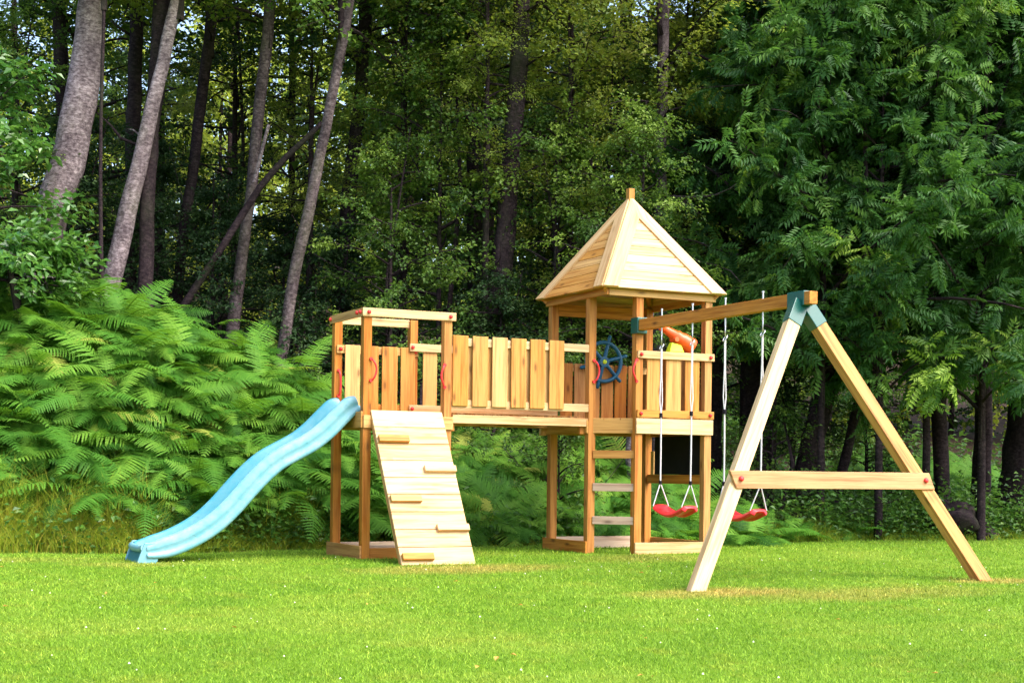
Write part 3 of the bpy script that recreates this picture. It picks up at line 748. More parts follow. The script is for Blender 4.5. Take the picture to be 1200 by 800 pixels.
proto('ash_a', leafmat=M['leaf_ash'], barkmat=K_, Rr=2.3, H=7.5, nb=38, twigs=9, per=8, ll=.30, lw=.05, kind='ash', seed=7, droopy=.18, up=.5)
proto('ash_b', leafmat=M['leaf_ash'], barkmat=K_, Rr=2.0, H=6, nb=34, twigs=9, per=8, ll=.28, lw=.05, kind='ash', seed=8, droopy=.22, tone=.08, up=.35)
proto('ash_c', leafmat=M['leaf_ash'], barkmat=K_, Rr=2.5, H=8, nb=40, twigs=9, per=8, ll=.31, lw=.05, kind='ash', seed=9, droopy=.15, tone=-.08, up=.45)
proto('bright_a', leafmat=M['leaf_bright'], barkmat=K_, Rr=2.3, H=7, nb=40, twigs=10, per=18, ll=.11, lw=.085, seed=10)
proto('bright_b', leafmat=M['leaf_bright'], barkmat=K_, Rr=1.8, H=5, nb=34, twigs=10, per=18, ll=.095, lw=.075, seed=12)
proto('tall', leafmat=M['leaf_mid'], barkmat=K_, Rr=3.4, H=9, nb=50, twigs=11, per=16, ll=.17, lw=.13, seed=11)  # large sparse leaves, added overhead to block sky light and darken the wood
proto('sapling', leafmat=M['leaf_mid'], barkmat=K_, Rr=1.0, H=2.2, nb=24, twigs=8, per=16, ll=.070, lw=.050, seed=13)
proto('sapling_dark', leafmat=M['leaf_dark'], barkmat=K_, Rr=1.1, H=2.4, nb=26, twigs=8, per=18, ll=.070, lw=.050, seed=14)

def trunk_mesh(name, pts, rad, mat, seed=0, sides=12, limbs=0, crook=.016):
    r = np.random.default_rng(seed); pts = np.array(pts, float)
    # resample smoothly
    t = np.concatenate([[0], np.cumsum(np.linalg.norm(np.diff(pts, axis=0), axis=1))]); n = max(8, int(t[-1]/.28))
    ts = np.linspace(0, t[-1], n); P = np.stack([np.interp(ts, t, pts[:, i]) for i in range(3)], 1); Rd = np.interp(ts, t, rad)
    for _ in range(2): P[1:-1] = (P[:-2]+2*P[1:-1]+P[2:])/4
    P[1:-1] += r.normal(0, crook, (n-2, 3))*Rd[1:-1, None]/.12*.5
    m_ = NPM(); a = np.arange(sides)*2*math.pi/sides; d = unit(np.gradient(P, axis=0)); u = unit(np.cross(d, [[0, 1., 0]]))
    v = np.cross(d, u); ph = r.random(3)*6
    rr = Rd[:, None]*(1+.06*np.sin(a*3+ph[0]+ts[:, None]*.8)+.05*np.sin(a*2+ph[1]-ts[:, None]*1.7)+r.normal(0, .018, (n, sides)))
    V = P[:, None]+rr[..., None]*(u[:, None]*np.cos(a)[None, :, None]+v[:, None]*np.sin(a)[None, :, None])
    i = np.arange(n-1)[:, None]*sides; k = np.arange(sides)[None]; k2 = (k+1) % sides
    m_.add(V.reshape(-1, 3), np.stack([i+k, i+k2, i+sides+k2, i+sides+k], -1).reshape(-1, 4), .5)
    for b in range(limbs):
        j = int(n*r.uniform(.30, .95)); az = r.uniform(0, 6.28); L = r.uniform(.5, 2.0); q = [P[j]]; dd = np.array([math.cos(az), math.sin(az), r.uniform(-.1, .8)])
        for _ in range(6): dd = unit(dd+r.normal(0, .22, 3)); q.append(q[-1]+dd*L/6)
        m_.tube(q, np.linspace(min(.03, Rd[j]*.35), .004, 7), 5)
    return m_.mesh(name, [mat], smooth=True)
TREES = []
def tree(name, label, px, depth, wpx, barkm='bark_grey', crowns=(), group=None, cat='tree', seed=0, limbs=3, topz=None, root=True):
    """px: bottom-to-top list of (x, y) in the photograph at distance `depth` (a number or one per point); the stem is carried down to the soil and up into its crown"""
    n = len(px); dp = [depth]*n if not hasattr(depth, '__len__') else depth
    P = [at(x, y, d) for (x, y), d in zip(px, dp)]; rad = [w_*.5*d/FPX for w_, d in zip(np.interp(np.arange(n), [0, n-1], wpx), dp)]
    if root:
        d = (P[0]-P[1]); d = d/np.linalg.norm(d); d[2] = min(d[2], -.5); q = P[0].copy(); k = 0
        while q[2] > gh(q[0], q[1])-.15 and k < 400: q = q+d*.03; k += 1
        if k == 0:
            q = P[0]; q[2] = gh(q[0], q[1])-.15
        else: P = [q]+P; rad = [rad[0]*1.22]+rad
    tz = topz if topz is not None else max(P[-1][2]+3.5, 10)
    if tz > P[-1][2]+.2:
        d = P[-1]-P[-2]; d = d/np.linalg.norm(d); d = np.array([d[0]*.6, d[1]*.6, max(.6, d[2])]); d /= np.linalg.norm(d); s = (tz-P[-1][2])/d[2]
        P.append(P[-1]+d*s); rad.append(rad[-1]*.45)
    g = P[0]; org = Vector((g[0], g[1], gh(g[0], g[1])))
    root_ = empty(name, org); tag(root_, label, cat, group)
    loc = [np.array(p)-np.array(org) for p in P]
    link('trunk', trunk_mesh('trunk', loc, rad, M[barkm], seed, 14 if wpx[0] > 20 else 9, limbs), root_)
    for (key, z0, sc, rot) in crowns:
        zs = [p[2] for p in P]; x = np.interp(z0, zs, [p[0] for p in P]); y = np.interp(z0, zs, [p[1] for p in P])
        c = link('crown', PROTO[key], root_, (x-org.x, y-org.y, z0-org.z)); c.scale = (sc, sc, sc); c.rotation_euler = (0, 0, rot)
    return root_
def standing(name, label, px, depth, key, z0, sc, wpx, barkm='bark_dark', group=None, seed=0, lean=0.0, cat='tree', topf=.8):
    """a whole tree at photograph column px and a given distance: stem from the soil, crown foot z0 above it"""
    g = at(px, CY, depth); gx, gy = g[0], g[1]; z = gh(gx, gy); H = {'tall': 9, 'sapling': 2.2, 'sapling_dark': 2.4, 'birch_b': 6, 'ash_b': 6, 'dark_b': 5, 'alder_b': 5.5, 'bright_b': 5, 'ash_a': 7.5}.get(key, 7.5)*sc
    root_ = empty(name, (gx, gy, z)); tag(root_, label, cat, group); r = wpx*.5*depth/FPX
    top = z0+H*topf
    pts = [(0, 0, -.2), (lean*.15, 0, z0*.5), (lean*.5, 0, z0), (lean, .0, top)]
    link('trunk', trunk_mesh('trunk', pts, [r*1.2, r, r*.85, r*.25], M[barkm], seed, 9, 2), root_)
    c = link('crown', PROTO[key], root_, (lean*.5, 0, z0)); c.scale = (sc, sc, sc); c.rotation_euler = (0, 0, (seed*1.7) % 6.28)
    return root_
# --- the trees one can tell apart (measured in the photograph)
tree('birch_tree', 'thickest pale grey birch trunk leaning right, behind the bright leafy bush', [(46, 312), (74, 200), (98, 100), (108, 12)], 20.3, (41, 34), 'bark_pale', [('birch_a', 7.2, 1.3, .4)], seed=1, limbs=0)
tree('birch_tree', 'slimmer grey leaning trunk that forks near its top, right of the thickest birch', [(130, 336), (150, 250), (170, 160), (187, 90), (203, 20), (208, 0)], 20.3, (22, 13), 'bark_pale', [('birch_b', 7.3, 1.4, 2.0)], seed=2, limbs=1)
tree('alder_tree', 'dark trunk crossing just behind the slim forked birch', [(170, 340), (172, 240), (178, 150), (186, 80), (191, 0)], 20.5, (17, 20), 'bark_dark', [('alder_a', 7.5, 1.2, 1.0)], seed=3)
tree('alder_tree', 'dark straight trunk just left of the forked birch, high at the left', [(152, 330), (155, 200), (158, 90), (161, 0)], 23, (16, 17), 'bark_dark', [('alder_b', 7.5, 1.4, 1.0)], seed=4)
tree('alder_tree', 'nearly black trunk seen left of the thickest birch', [(80, 320), (76, 200), (72, 110), (68, 0)], 24, (15, 15), 'bark_dark', [('alder_a', 8, 1.2, 1.0)], seed=5)
tree('alder_tree', 'very thin pole-like stem between the two pale birches', [(119, 330), (118, 240), (118, 140), (121, 40)], 19.5, (5, 4), 'bark_dark', [('birch_b', 7.0, .8, 1.0)], seed=6, limbs=0)
tree('alder_tree', 'dark slightly bent trunk in the gap right of the forked birch', [(210, 330), (212, 290), (227, 200), (236, 120), (246, 40), (250, 0)], 22.5, (12, 14), 'bark_dark', [('alder_b', 7.4, 1.4, .3)], seed=7)
tree('alder_tree', 'mossy upright trunk above the leaning log', [(280, 330), (288, 270), (298, 190), (306, 100), (317, 0)], 21.5, (14, 13), 'bark_grey', [('birch_a', 7.2, 1.2, 3.3)], seed=8, limbs=0)
tree('leaning_trunk', 'dark fallen trunk leaning across from the mossy tree to the grey trunk', [(234, 330), (262, 288), (306, 214), (345, 175), (378, 144)], 21.0, (9, 6), 'bark_dark', seed=9, topz=-9, limbs=0, cat='fallen trunk')
tree('dead_snag', 'short pale broken stick-like snag beside the leaning trunk', [(298, 214), (306, 180), (315, 146)], 20.8, (5, 4), 'bark_pale', seed=10, topz=-9, limbs=0, cat='snag', root=False)
tree('alder_tree', 'grey speckled trunk curving up behind the left platform, bare low down', [(335, 384), (343, 330), (359, 262), (378, 170), (394, 87), (406, 20), (410, 0)], 20.2, (14, 12), 'bark_grey', [('alder_a', 6.6, 1.0, 5.0)], seed=11, limbs=0)
tree('alder_tree', 'dark trunk partly hidden by leaves just right of the grey curving trunk', [(400, 340), (404, 280), (412, 200), (424, 100), (430, 0)], 23, (19, 15), 'bark_dark', [('dark_a', 7.0, 1.1, 4.0)], seed=12)
tree('alder_tree', 'broad dark trunk left of the darkest centre trunk, mostly behind leaves', [(556, 380), (556, 300), (556, 220), (552, 120), (548, 0)], 22.4, (20, 16), 'bark_dark', [('dark_a', 7.2, 1.1, 1.6)], seed=13)
tree('alder_tree', 'darkest thick trunk at the centre, left of the tower roof', [(578, 380), (590, 290), (596, 200), (606, 120), (612, 0)], 21.3, (27, 19), 'bark_dark', [('birch_a', 6.2, 1.2, 2.7)], seed=14)
tree('alder_tree', 'slim dark trunk with a kink, high up left of centre', [(470, 330), (480, 220), (497, 120), (506, 50), (515, 0)], 24.5, (12, 12), 'bark_dark', [('birch_b', 7.0, 1.4, 2.0)], seed=15)
tree('birch_tree', 'spotted birch trunk rising directly behind the tower roof peak', [(772, 400), (774, 300), (775, 200), (776, 100), (780, 0)], 21.5, (16, 11), 'bark_grey', [('birch_a', 5.6, 1.1, 2.0)], seed=16)
tree('alder_tree', 'dark trunk just beyond the right slope of the tower roof', [(842, 420), (845, 330), (850, 220), (855, 100), (858, 0)], 23.0, (14, 11), 'bark_dark', [('birch_b', 6.2, 1.2, 1.0)], seed=17)
tree('alder_tree', 'thin sapling stem between the birch and the dark trunk right of the roof', [(826, 330), (830, 250), (836, 170), (840, 60)], 24.0, (6, 4), 'bark_dark', [('birch_b', 5.0, .8, 1.0)], seed=18)
tree('ash_tree', 'black leaning trunk seen through the swing frame, left one of the pair', [(942, 556), (952, 510), (966, 460), (980, 410), (995, 350)], 21.5, (27, 22), 'bark_dark', [('ash_a', 3.0, 1.0, 1.0)], seed=19)
tree('ash_tree', 'slender leaning trunk seen through the swing frame, right one of the pair', [(986, 556), (995, 520), (1004, 480), (1016, 420)], 22.2, (13, 10), 'bark_dark', [('ash_b', 3.0, 1.0, 2.0)], seed=20)
tree('ash_tree', 'straight black trunk standing right of the swing frame', [(1104, 570), (1102, 520), (1100, 450), (1098, 380)], 22.5, (20, 16), 'bark_dark', [('ash_c', 2.7, 1.05, 3.0)], seed=21)
tree('ash_tree', 'black trunk with rough bark second from the right edge', [(1150, 575), (1152, 520), (1154, 450), (1157, 380)], 23.5, (22, 20), 'bark_dark', [('ash_a', 2.5, 1.15, 4.0)], seed=22)
tree('ash_tree', 'massive dark flared trunk cut by the right edge of the photo', [(1196, 590), (1200, 540), (1206, 470), (1210, 380)], 22.6, (56, 34), 'bark_dark', [('ash_c', 3.0, 1.1, .5)], seed=23)
tree('birch_tree', 'mottled pale trunk seen under the tower deck behind the ladder', [(742, 560), (735, 530), (741, 500), (748, 470)], 20.0, (17, 12), 'bark_pale', [('alder_b', 2.0, .7, .5)], seed=24, topz=3.6, limbs=0)
tree('spruce_tree', 'thick black trunk in the deep shade behind the swings', [(880, 560), (884, 470), (886, 380), (890, 200)], 22.8, (38, 30), 'bark_dark', [('dark_a', 3.2, 1.0, 5.0)], seed=25)
# --- leafy trees that fill the wood
G1 = 'leafy trees at the edge of the wood'
fill = [
 (455, 20.8, 'alder_b', 1.0, .75, 'bushy mid-green tree just right of the left platform, leaves down to the railing'),
 (512, 21.6, 'alder_a', 1.4, .9, 'tall leafy tree rising above the middle of the bridge'),
 (648, 21.3, 'alder_b', 1.3, .85, 'leafy tree overlapping the dark centre trunks, left of the tower roof'),
 (470, 22.3, 'birch_b', 4.3, .85, 'yellow-green birch crown at the top, left of centre'),
 (566, 21.2, 'birch_b', 4.6, .62, 'light birch foliage at the top in front of the darkest trunk'),
 (360, 22.8, 'birch_b', 4.2, .6, 'sparse light crown at the top behind the grey curving trunk'),
 (665, 21.8, 'birch_a', 3.2, .85, 'loose yellow-green tree high above the right end of the bridge'),
 (720, 23.0, 'alder_a', .9, .95, 'dark leafy tree directly behind the left slope of the roof'),
 (800, 23.5, 'birch_a', 2.9, .85, 'light yellow-green birch foliage right of the roof peak'),
 (905, 21.5, 'ash_b', 2.6, .95, 'drooping ash with long leaves over the swing beam'),
 (962, 20.7, 'ash_a', 2.1, .95, 'ash with spreading feathery leaves above the swing frame corner'),
 (1030, 20.5, 'ash_b', 1.8, 1.0, 'ash branches hanging low just right of the swing frame'),
 (1085, 21.4, 'ash_c', 1.9, 1.0, 'large blue-green ash crown right of the swing frame'),
 (1150, 20.8, 'ash_a', 1.7, .95, 'ash with curved bare twigs near the right edge'),
 (1215, 21.5, 'ash_c', 1.6, 1.0, 'ash foliage cut by the right edge of the photo'),
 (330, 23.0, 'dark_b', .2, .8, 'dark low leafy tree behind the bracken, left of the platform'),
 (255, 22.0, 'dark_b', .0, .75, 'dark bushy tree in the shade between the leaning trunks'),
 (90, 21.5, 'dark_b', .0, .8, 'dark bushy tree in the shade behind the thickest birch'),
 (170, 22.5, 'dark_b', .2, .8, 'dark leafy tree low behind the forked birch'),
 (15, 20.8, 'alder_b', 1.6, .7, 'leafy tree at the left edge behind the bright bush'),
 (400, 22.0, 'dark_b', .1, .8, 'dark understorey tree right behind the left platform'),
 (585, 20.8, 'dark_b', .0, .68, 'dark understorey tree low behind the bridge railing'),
 (660, 22.8, 'dark_b', .0, .85, 'dark understorey tree low behind the tower'),
]
for i, (x, d, key, z0, sc, lab) in enumerate(fill):
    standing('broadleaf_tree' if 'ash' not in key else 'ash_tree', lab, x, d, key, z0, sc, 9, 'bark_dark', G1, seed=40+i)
# rows further in; nothing tells these apart
keys = ['dark_a', 'alder_a', 'tall', 'birch_a', 'dark_a', 'alder_b', 'tall', 'bright_a']
LB = {'dark_a': 'dark broadleaf tree among many deep in the wood', 'alder_a': 'mid-green broadleaf tree among many deep in the wood', 'alder_b': 'mid-green broadleaf tree among many deep in the wood',
      'birch_a': 'light green birch among many deep in the wood', 'tall': 'tall big-leaved tree with a crown added overhead to darken the wood', 'bright_a': 'sunlit yellow-green tree beyond the shaded wood', 'bright_b': 'sunlit yellow-green tree beyond the shaded wood', 'dark_b': 'low dark tree in the shade deep in the wood'}
def deep(x, d, key, z0, sc, seed, w_=11):
    standing('broadleaf_tree', LB[key], x, d, key, z0, sc, w_, 'bark_dark', 'trees deep in the wood: '+LB[key].split(' tree')[0], seed=seed, lean=R.uniform(-.5, .5))
i = 0
for x in range(-120, 1400, 95):
    if 960 < x < 1230: i += 1; continue
    k = ['dark_a', 'tall', 'alder_a', 'tall'][i % 4]
    if x < 430 and k == 'tall': k = 'birch_a'
    deep(x+R.uniform(-25, 25), R.uniform(25, 29), k, {'dark_a': .3, 'alder_a': 1.0, 'tall': 5.0, 'birch_a': 3.0}[k]+(1.6 if x < 420 and k != 'tall' else 0), R.uniform(.9, 1.2), 100+i, R.uniform(8, 17)); i += 1
for x in range(-160, 1450, 85):
    if 960 < x < 1230: i += 1; continue
    k = ['dark_a', 'bright_a', 'dark_b', 'tall', 'alder_a'][i % 5]
    if x < 430 and k == 'tall': k = 'bright_a'
    deep(x+R.uniform(-25, 25), R.uniform(31, 37), k, {'dark_a': .0, 'dark_b': 0, 'alder_a': 1.0, 'tall': 3.5, 'bright_a': 2.5}[k], R.uniform(1.0, 1.4), 100+i, R.uniform(6, 12)); i += 1
for x in range(-160, 1450, 75):
    k = ['dark_a', 'bright_a', 'tall', 'bright_a'][i % 4]
    if x < 430 and k == 'tall': i += 1; continue
    deep(x+R.uniform(-25, 25), R.uniform(40, 52), k, {'dark_a': .0, 'tall': .5, 'bright_a': .5}[k], R.uniform(1.3, 1.8)*(.72 if x < 430 else 1), 100+i, R.uniform(5, 9)); i += 1
# --- saplings and shrubs along the wood's edge
def shrub(name, label, px, py, depth, Rr, H, seed, leafkey, ll, group=None):
    m_ = crown('foliage', M[leafkey], M['bark_dark'], Rr, H, 24, 9, 12, ll, ll*.62, seed=seed, up=.15, tone=.1)
    g = at(px, py, depth); root_ = empty(name, (g[0], g[1], gh(g[0], g[1]))); tag(root_, label, 'shrub', group)
    z = max(0, g[2]-gh(g[0], g[1])); c = link('foliage', m_, root_, (0, 0, z))
    link('stem', trunk_mesh('stem', [(0, 0, -.1), (.03, .02, z*.5+.2), (0, 0, z+H*.4)], [.03, .022, .01], M['bark_dark'], seed, 7, 0), root_)
shrub('leafy_shrub', 'bright bush with large rounded leaves at the left edge, by the thickest birch', -10, 300, 18.9, 1.15, 2.45, 21, 'leaf_shrub', .13)
shrub('leafy_shrub', 'low bright leafy branch at the left edge, just above the bracken', 22, 338, 18.4, 1.0, .6, 22, 'leaf_shrub', .12)
for j, (x, d, h, key, lab) in enumerate([(478, 19.4, .5, 'sapling', 'small leafy sapling seen through the left platform'), (560, 19.8, .35, 'sapling', 'small leafy sapling above the bridge boards'), (350, 20.5, .2, 'sapling_dark', 'dark sapling between the bracken and the grey curving trunk'),
        (655, 19.0, -.1, 'sapling', 'young sapling with pale leaves under the bridge, left of the tower posts'), (905, 21.0, .1, 'sapling', 'sapling behind the swing frame, left of the black pair'), (1015, 23.2, .2, 'sapling', 'light green sapling seen through the swing frame'), (930, 22.8, .9, 'sapling_dark', 'dark sapling behind the slanting pale leg')]):
    standing('sapling', lab, x, d, key, h, .8, 4, 'bark_dark', 'saplings along the edge of the wood', seed=70+j, cat='sapling')

# ------------------------------------------------------------------ bracken
def frond_proto(seed, L=1.0, pairs=19):
    r = np.random.default_rng(seed); m_ = NPM(); n = 14; t = np.linspace(0, 1, n)
    arch = r.uniform(.25, .55); x = t*L; z = .35*L*t-arch*L*t**2*1.15; y = r.normal(0, .03)*t**2*L
    sp_ = np.stack([x, y, z], 1); m_.tube(sp_, np.linspace(.006, .0015, n), 3, 0, .35)
    for k in range(pairs):
        tt = .16+.82*k/(pairs-1); p = np.array([np.interp(tt, t, sp_[:, i]) for i in range(3)]); d = unit(np.array([np.interp(min(tt+.03, 1), t, sp_[:, i])-np.interp(tt-.03, t, sp_[:, i]) for i in range(3)]))
        s0 = np.array([0, 1., 0]); up = np.cross(d, s0)*-1; up = up if up[2] > 0 else -up
        pl = L*.27*(math.sin(math.pi*min(1, (1-tt)*.62+.02))**.85+.03)*r.uniform(.88, 1.08); w_ = L*.0185
        for s in (-1, 1):
            pd = unit(s0*s+d*r.uniform(.25, .42)+up*r.uniform(-.22, .05)); q = 9; a = np.linspace(0, 1, q)
            c = p+pd*(a*pl)[:, None]-np.array([0, 0, 1])*(.16*pl*a**2)[:, None]
            ww = w_*(1-a)**.55*np.where(np.arange(q) % 2 == 0, 1.15, .62)+.001
            V = np.concatenate([c-d*ww[:, None]+up*.004, c+d*ww[:, None]+up*.004]); i = np.arange(q-1)
            m_.add(V, np.stack([i, i+1, i+1+q, i+q], 1), .5+r.normal(0, .05), 0)
    return np.concatenate(m_.V), np.concatenate(m_.F), np.concatenate(m_.R)
FR = [frond_proto(s, 1.0, pr) for s, pr in ((1, 22), (2, 24), (3, 21), (4, 23), (5, 20))]
def rotm(yaw, pitch, roll):
    cy_, sy_, cp, sp__, cr_, sr__ = math.cos(yaw), math.sin(yaw), math.cos(pitch), math.sin(pitch), math.cos(roll), math.sin(roll)
    Z = np.array([[cy_, -sy_, 0], [sy_, cy_, 0], [0, 0, 1]]); Y = np.array([[cp, 0, -sp__], [0, 1, 0], [sp__, 0, cp]]); X = np.array([[1, 0, 0], [0, cr_, -sr__], [0, sr__, cr_]])
    return Z@Y@X
def place_fronds(m_, x, y, hstem, n, size, r, tone=0.0, mi=0, tilt=.32):
    z = gh(x, y)
    if hstem > .25: m_.tube([(x, y, z-.05), (x+r.normal(0, .05), y+r.normal(0, .05), z+hstem*.6), (x, y, z+hstem*1.05)], [.007, .006, .004], 3, mi, .4)
    a0 = r.random()*6.28; pt = r.normal(0, .13)
    for k in range(n):
        V, F_, Rn = FR[r.integers(len(FR))]; s = size*r.uniform(.7, 1.15); M3 = rotm(0, 0, r.normal(tilt, .2))@rotm(a0+k*6.28/n+r.normal(0, .3), r.uniform(-.15, .5), r.normal(0, .25))
        m_.add((V*s)@M3.T+np.array([x, y, z+hstem*r.uniform(.55, 1.1)]), F_, Rn+tone+pt*1.3+r.normal(0, .12), mi)
r = np.random.default_rng(5); bm_ = NPM(); cnt = 0
while cnt < 1350:
    x = r.uniform(-9.5, 2.6); y = edge(x)+(.60 if x < -4.5 else (.38 if x < -1.6 else .25))+r.random()**1.1*(4.6 if x < -1 else 2.4)
    dens = .9 if x < -1.4 else (1.0 if x < 1.2 else .35)
    if r.random() > dens: continue
    t = float(y-edge(x)); hs = (.25+.75*min(1, t/1.4))*r.uniform(.6, 1.15)*(1 if x < -1.3 else .85)
    if t < .9 and r.random() < .35: continue
    place_fronds(bm_, x, y, hs, int(r.integers(4, 7)), r.uniform(.46, .92)*(.9 if x > -1.2 else 1), r, tone=.0+(.06 if t > 1 else -.05)+(.10 if x > -1.6 else 0), tilt=.34 if x < -1.6 else .6); cnt += 1
tag(link('bracken', bm_.mesh('bracken', [M['fern']])), 'dense bank of bright green bracken fronds behind the slide and bridge', kind='stuff')
# fern clumps in front of the dark wood on the right
fm = NPM()
for (x, d, s, n) in ((770, 18.2, .55, 7), (800, 18.6, .6, 8), (860, 18.9, .7, 8), (905, 19.3, .62, 7), (1000, 20.6, .5, 6), (715, 18.0, .5, 6), (1060, 24.5, .8, 7), (1030, 25.5, .9, 7), (1125, 26, .9, 7), (1085, 25, .8, 7), (965, 25, .8, 7), (1180, 25.5, .9, 7), (910, 24.5, .8, 6), (1050, 27, 1.0, 8), (1100, 28, 1.0, 8), (1140, 28.5, 1.0, 8), (1020, 28, 1.0, 8), (1170, 27.5, 1.0, 8), (985, 27.5, 1.0, 8), (1075, 30, 1.1, 8), (1150, 31, 1.1, 8), (1200, 30, 1.1, 8)):
    for _ in range(3 if d < 21 else 5):
        g = at(x+r.normal(0, 14), CY, d+r.normal(0, .3)); place_fronds(fm, g[0], g[1], .12 if d < 21 else .35, n, s, r, tone=.05 if d > 24 else -.1)
tag(link('woodland_ferns', fm.mesh('woodland_ferns', [M['fern']])), 'scattered low ferns at the foot of the shaded wood right of the tower', kind='stuff')
# ------------------------------------------------------------------ long grass and herbs along the edge of the lawn
def blades(n, xy, h, w_, r, lean=.5, tone=None, seg=3, z=None):
    x, y = xy; h = np.asarray(h)
    z0 = gz(x, y) if z is None else z; az = r.random(n)*6.283; ln = np.abs(r.normal(lean, .35, n)); fx, fy = np.cos(az), np.sin(az); fa = r.random(n)*6.283; sx, sy = np.cos(fa), np.sin(fa)
    V = []
    for k in range(seg+1):
        t = k/seg; ww = w_*(1-t**1.6)*.5+.0003; off = ln*h*t*t*.8; zz = z0+h*t*(1-.28*np.minimum(ln, 1.6)*t)-.01
        for s in (-1, 1): V.append(np.stack([x+fx*off+sx*ww*s, y+fy*off+sy*ww*s, zz], -1))
    V = np.stack(V, 1).reshape(-1, 3); m2 = 2*(seg+1); b = (np.arange(n)*m2)[:, None, None]
    q = np.array([[2*k, 2*k+1, 2*k+3, 2*k+2] for k in range(seg)])[None]; return V, (b+q).reshape(-1, 4), seg
n = 36000; x = np.where(r.random(n) < .62, r.uniform(-9.5, -1.5, n), r.uniform(-1.5, 9.5, n)); off = np.abs(r.normal(0, .38, n)); left = x < -4.5
y = edge(x)+.02+off*np.where(left, 1.5, 1.0)
h = r.uniform(.12, .42, n)*np.where(left, 1.7, np.where(x > 1, .75, 1.0))*(.5+.8*np.minimum(off/.35, 1))*(1+.3*vnoise(x*3, y*3, 5))
h = np.clip(h, .05, .85); h = np.where((x > -4.5) & (x < 1.3), h*.62, h); V, F_, sg = blades(n, (x, y), h, .008, r, .75)
tn = r.normal(.40, .15, n)+np.where(left, .20, -.03)*(.6+.7*vnoise(x*1.3, y*2, 8))+np.where(x > 1, -.12, 0); gm = NPM(); gm.add(V, F_, np.repeat(np.clip(tn, 0, 1), sg))
# rushes and tall tufts
for (tx, cntt, hh) in ((-3.15, 420, .8), (-2.8, 300, .7), (-1.2, 340, .75), (-4.4, 300, .6), (-6.4, 420, .75), (-5.6, 420, .7), (-7.2, 400, .8), (-5.2, 300, .65), (3.0, 200, .4), (5.2, 160, .35)):
    xx = tx+r.normal(0, .22, cntt); yy = edge(xx)+.30+np.abs(r.normal(0, .16, cntt)); V, F_, sg = blades(cntt, (xx, yy), r.uniform(.45, 1, cntt)*hh, .008, r, .6, seg=4)
    gm.add(V, F_, np.repeat(np.clip(r.normal(.55 if tx < -4 else .38, .2, cntt), 0, 1), sg))
tag(link('long_grass', gm.mesh('long_grass', [M['grass_long']])), 'uncut yellow-green grass fringing the mown lawn', kind='stuff')
n = 130000; x = r.uniform(-9, 22, n); y = edge(x)+.05+np.where(r.random(n) < .3, r.random(n)**1.2*1.2, r.random(n)**1.5*22)
keep = (vnoise(x*1.6, y*1.6, 2)+.35*r.normal(0, 1, n) > -.35); x, y = x[keep], y[keep]; n = len(x)
hh = np.abs(r.normal(.14, .16, n))*np.where(y-edge(x) > 5, 2.2, 1)*np.where((x > .5) & (y-edge(x) < 2.5), 1.6, 1)
base = np.stack([x, y, gz(x, y)+hh], -1); V, F_ = leaves(base, np.stack([r.normal(0, 1, n), r.normal(-.3, 1, n), r.normal(0, .35, n)], -1), np.stack([r.normal(0, .4, n), r.normal(-.3, .4, n), np.ones(n)], -1), r.uniform(.05, .11, n)*(1+np.clip(y-8, 0, 20)*.12), r.uniform(.035, .07, n)*(1+np.clip(y-8, 0, 20)*.12))
hm = NPM(); hm.add(V, F_, np.clip(r.normal(.42, .2, n)+.25*vnoise(x, y, 9)*.5, 0, 1))
tag(link('undergrowth', hm.mesh('undergrowth', [M['herb']])), 'low leafy herbs and brambles covering the woodland floor', kind='stuff')
# dead brown bracken at the foot of the bank
n = 3000; x = r.uniform(-8.5, -1.0, n); y = edge(x)+.45+np.abs(r.normal(0, .4, n)); V, F_, sg = blades(n, (x, y), r.uniform(.15, .5, n), .008, r, .9)
dm = NPM(); dm.add(V, F_, np.repeat(r.random(n), sg)); tag(link('dead_bracken', dm.mesh('dead_bracken', [M['fern_dead']])), 'brown dead fronds and stalks under the bracken bank', kind='stuff')
# far wood beyond
n = 60000; x = r.uniform(-30, 75, n); y = r.uniform(42, 66, n); hgt = r.random(n)
top = 12+3.5*vnoise(x*.35, y*.2, 4)+np.where(x < 8, -4.5, 2); base = np.stack([x, y, gz(x, y)*.75+hgt*top], -1)
V, F_ = leaves(base, r.normal(0, 1, (n, 3)), np.stack([r.normal(0, .5, n), r.normal(-.4, .5, n), np.ones(n)], -1), r.uniform(.35, .6, n), r.uniform(.28, .45, n))
wm = NPM(); wm.add(V, F_, np.clip(r.normal(.3, .2, n)+.2*vnoise(x, hgt*6, 1), 0, 1), 0)
tag(link('far_wood', wm.mesh('far_wood', [M['leaf_bright']])), 'far trees of the wood reading as one sunlit mass', kind='stuff')
# ------------------------------------------------------------------ mossy root plate by the right edge
def lump(name, label, c, size, mat, seed, cat, rot=0):
    r_ = np.random.default_rng(seed); u = np.linspace(0, 2*math.pi, 25)[:-1]; v = np.linspace(-math.pi/2, math.pi/2, 13); U, Vv = np.meshgrid(u, v)
    d = np.stack([np.cos(Vv)*np.cos(U), np.cos(Vv)*np.sin(U), np.sin(Vv)], -1); k = 1+.16*np.sin(3*d[..., 0:1]*2+seed)+.12*np.sin(5*d[..., 1:2]+2*d[..., 2:3]*3)+r_.normal(0, .03, d.shape[:2]+(1,))
    P = d*k*np.array(size); cz, sz = math.cos(rot), math.sin(rot); P = np.stack([P[..., 0]*cz-P[..., 2]*sz, P[..., 1], P[..., 0]*sz+P[..., 2]*cz], -1)
    i = np.arange(12)[:, None]*24; kk = np.arange(24)[None]; F_ = np.stack([i+kk, i+(kk+1) % 24, i+24+(kk+1) % 24, i+24+kk], -1).reshape(-1, 4)
    me = np_mesh(name, P.reshape(-1, 3), F_, [M[mat]], smooth=True); o = link(name, me, None, c); tag(o, label, cat); return o
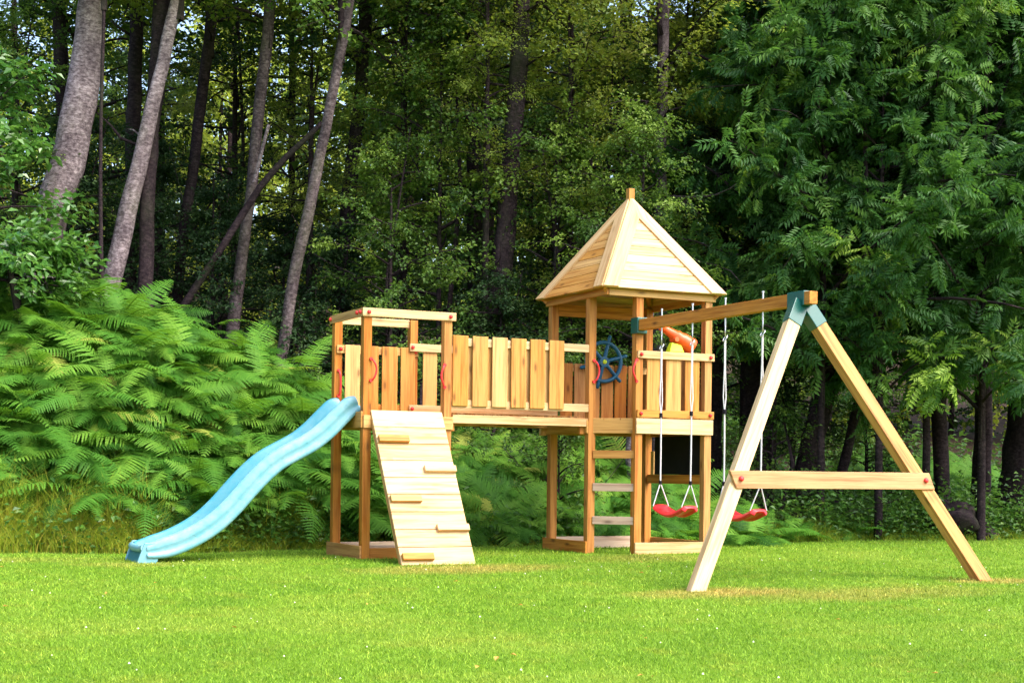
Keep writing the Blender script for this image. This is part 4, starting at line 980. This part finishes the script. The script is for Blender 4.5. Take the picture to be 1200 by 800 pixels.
g = at(1126, 582, 21.0); lump('fallen_stump', 'weathered grey-purple stump lying at the foot of the black trunks on the right', (g[0], g[1], gh(g[0], g[1])+.22), (.60, .30, .24), 'bark_dark', 3, 'stump', -.5)
# ------------------------------------------------------------------ the lawn's blades
def lawn_blades(n, d0, d1, h, w_):
    dd = np.sqrt(r.uniform(d0**2, d1**2, n)); px = r.uniform(-40, 1240, n)
    P = CAM[None, :2]+dd[:, None]*(FW[None, :2]+RT[None, :2]*((px-600)/FPX)[:, None]); x, y = P[:, 0], P[:, 1]; k = y < edge(x)+.15
    x, y = x[k], y[k]; n = len(x); V, F_, sg = blades(n, (x, y), h*r.uniform(.45, 1.25, n), w_, r, .7, seg=2); return V, F_, np.repeat(r.random(n), sg)
bm2 = NPM()
for (n, d0, d1, h, w_) in ((150000, 6.0, 10.5, .034, .0052), (150000, 10.5, 16, .036, .0075), (70000, 16, 23, .04, .010)):
    V, F_, rr = lawn_blades(n, d0, d1, h, w_); bm2.add(V, F_, rr)
tag(link('lawn_grass', bm2.mesh('lawn_grass', [M['blades']])), 'short mown bright green grass of the lawn', kind='stuff')
# white clover heads and a few fallen leaves
cl_mat = plastic('clover_white', (.62, .62, .50), .8, .2); n = 90; dd = r.uniform(7, 16, n); px = r.uniform(0, 1200, n); cm = MB()
for a, b_ in zip(px, dd):
    P = CAM[:2]+b_*(FW[:2]+RT[:2]*(a-600)/FPX)
    if P[1] > 1.6: continue
    z = gh(P[0], P[1])+.032; q = r.uniform(.004, .008); vs = [(P[0]+q*math.cos(t), P[1]+q*math.sin(t), z) for t in np.linspace(0, 6.283, 7)[:-1]]+[(P[0], P[1], z+q*1.2), (P[0], P[1], z-.004)]
    cm.add(vs, [(i, (i+1) % 6, 6) for i in range(6)]+[((i+1) % 6, i, 7) for i in range(6)])
tag(cm.build('clover_flowers', cl_mat), 'tiny white clover heads dotted over the lawn', kind='stuff')
fl_mat = leaf('fallen_leaf', [(0, (.45, .20, .03)), (1, (.62, .42, .10))], .2, (.5, .3, .05)); n = 26
dd = r.uniform(7, 15, n); px = r.uniform(0, 1200, n); P = np.array([CAM[:2]+b_*(FW[:2]+RT[:2]*(a-600)/FPX) for a, b_ in zip(px, dd)])
V, F_ = leaves(np.stack([P[:, 0], P[:, 1], gz(P[:, 0], P[:, 1])+.028], -1), np.stack([r.normal(0, 1, n), r.normal(0, 1, n), r.normal(0, .1, n)], -1), np.tile([[0, 0, 1.]], (n, 1)), r.uniform(.03, .05, n), r.uniform(.02, .035, n))
lm = NPM(); lm.add(V, F_, r.random(n)); tag(link('fallen_leaves', lm.mesh('fallen_leaves', [fl_mat])), 'a few small fallen leaves on the lawn', kind='stuff')
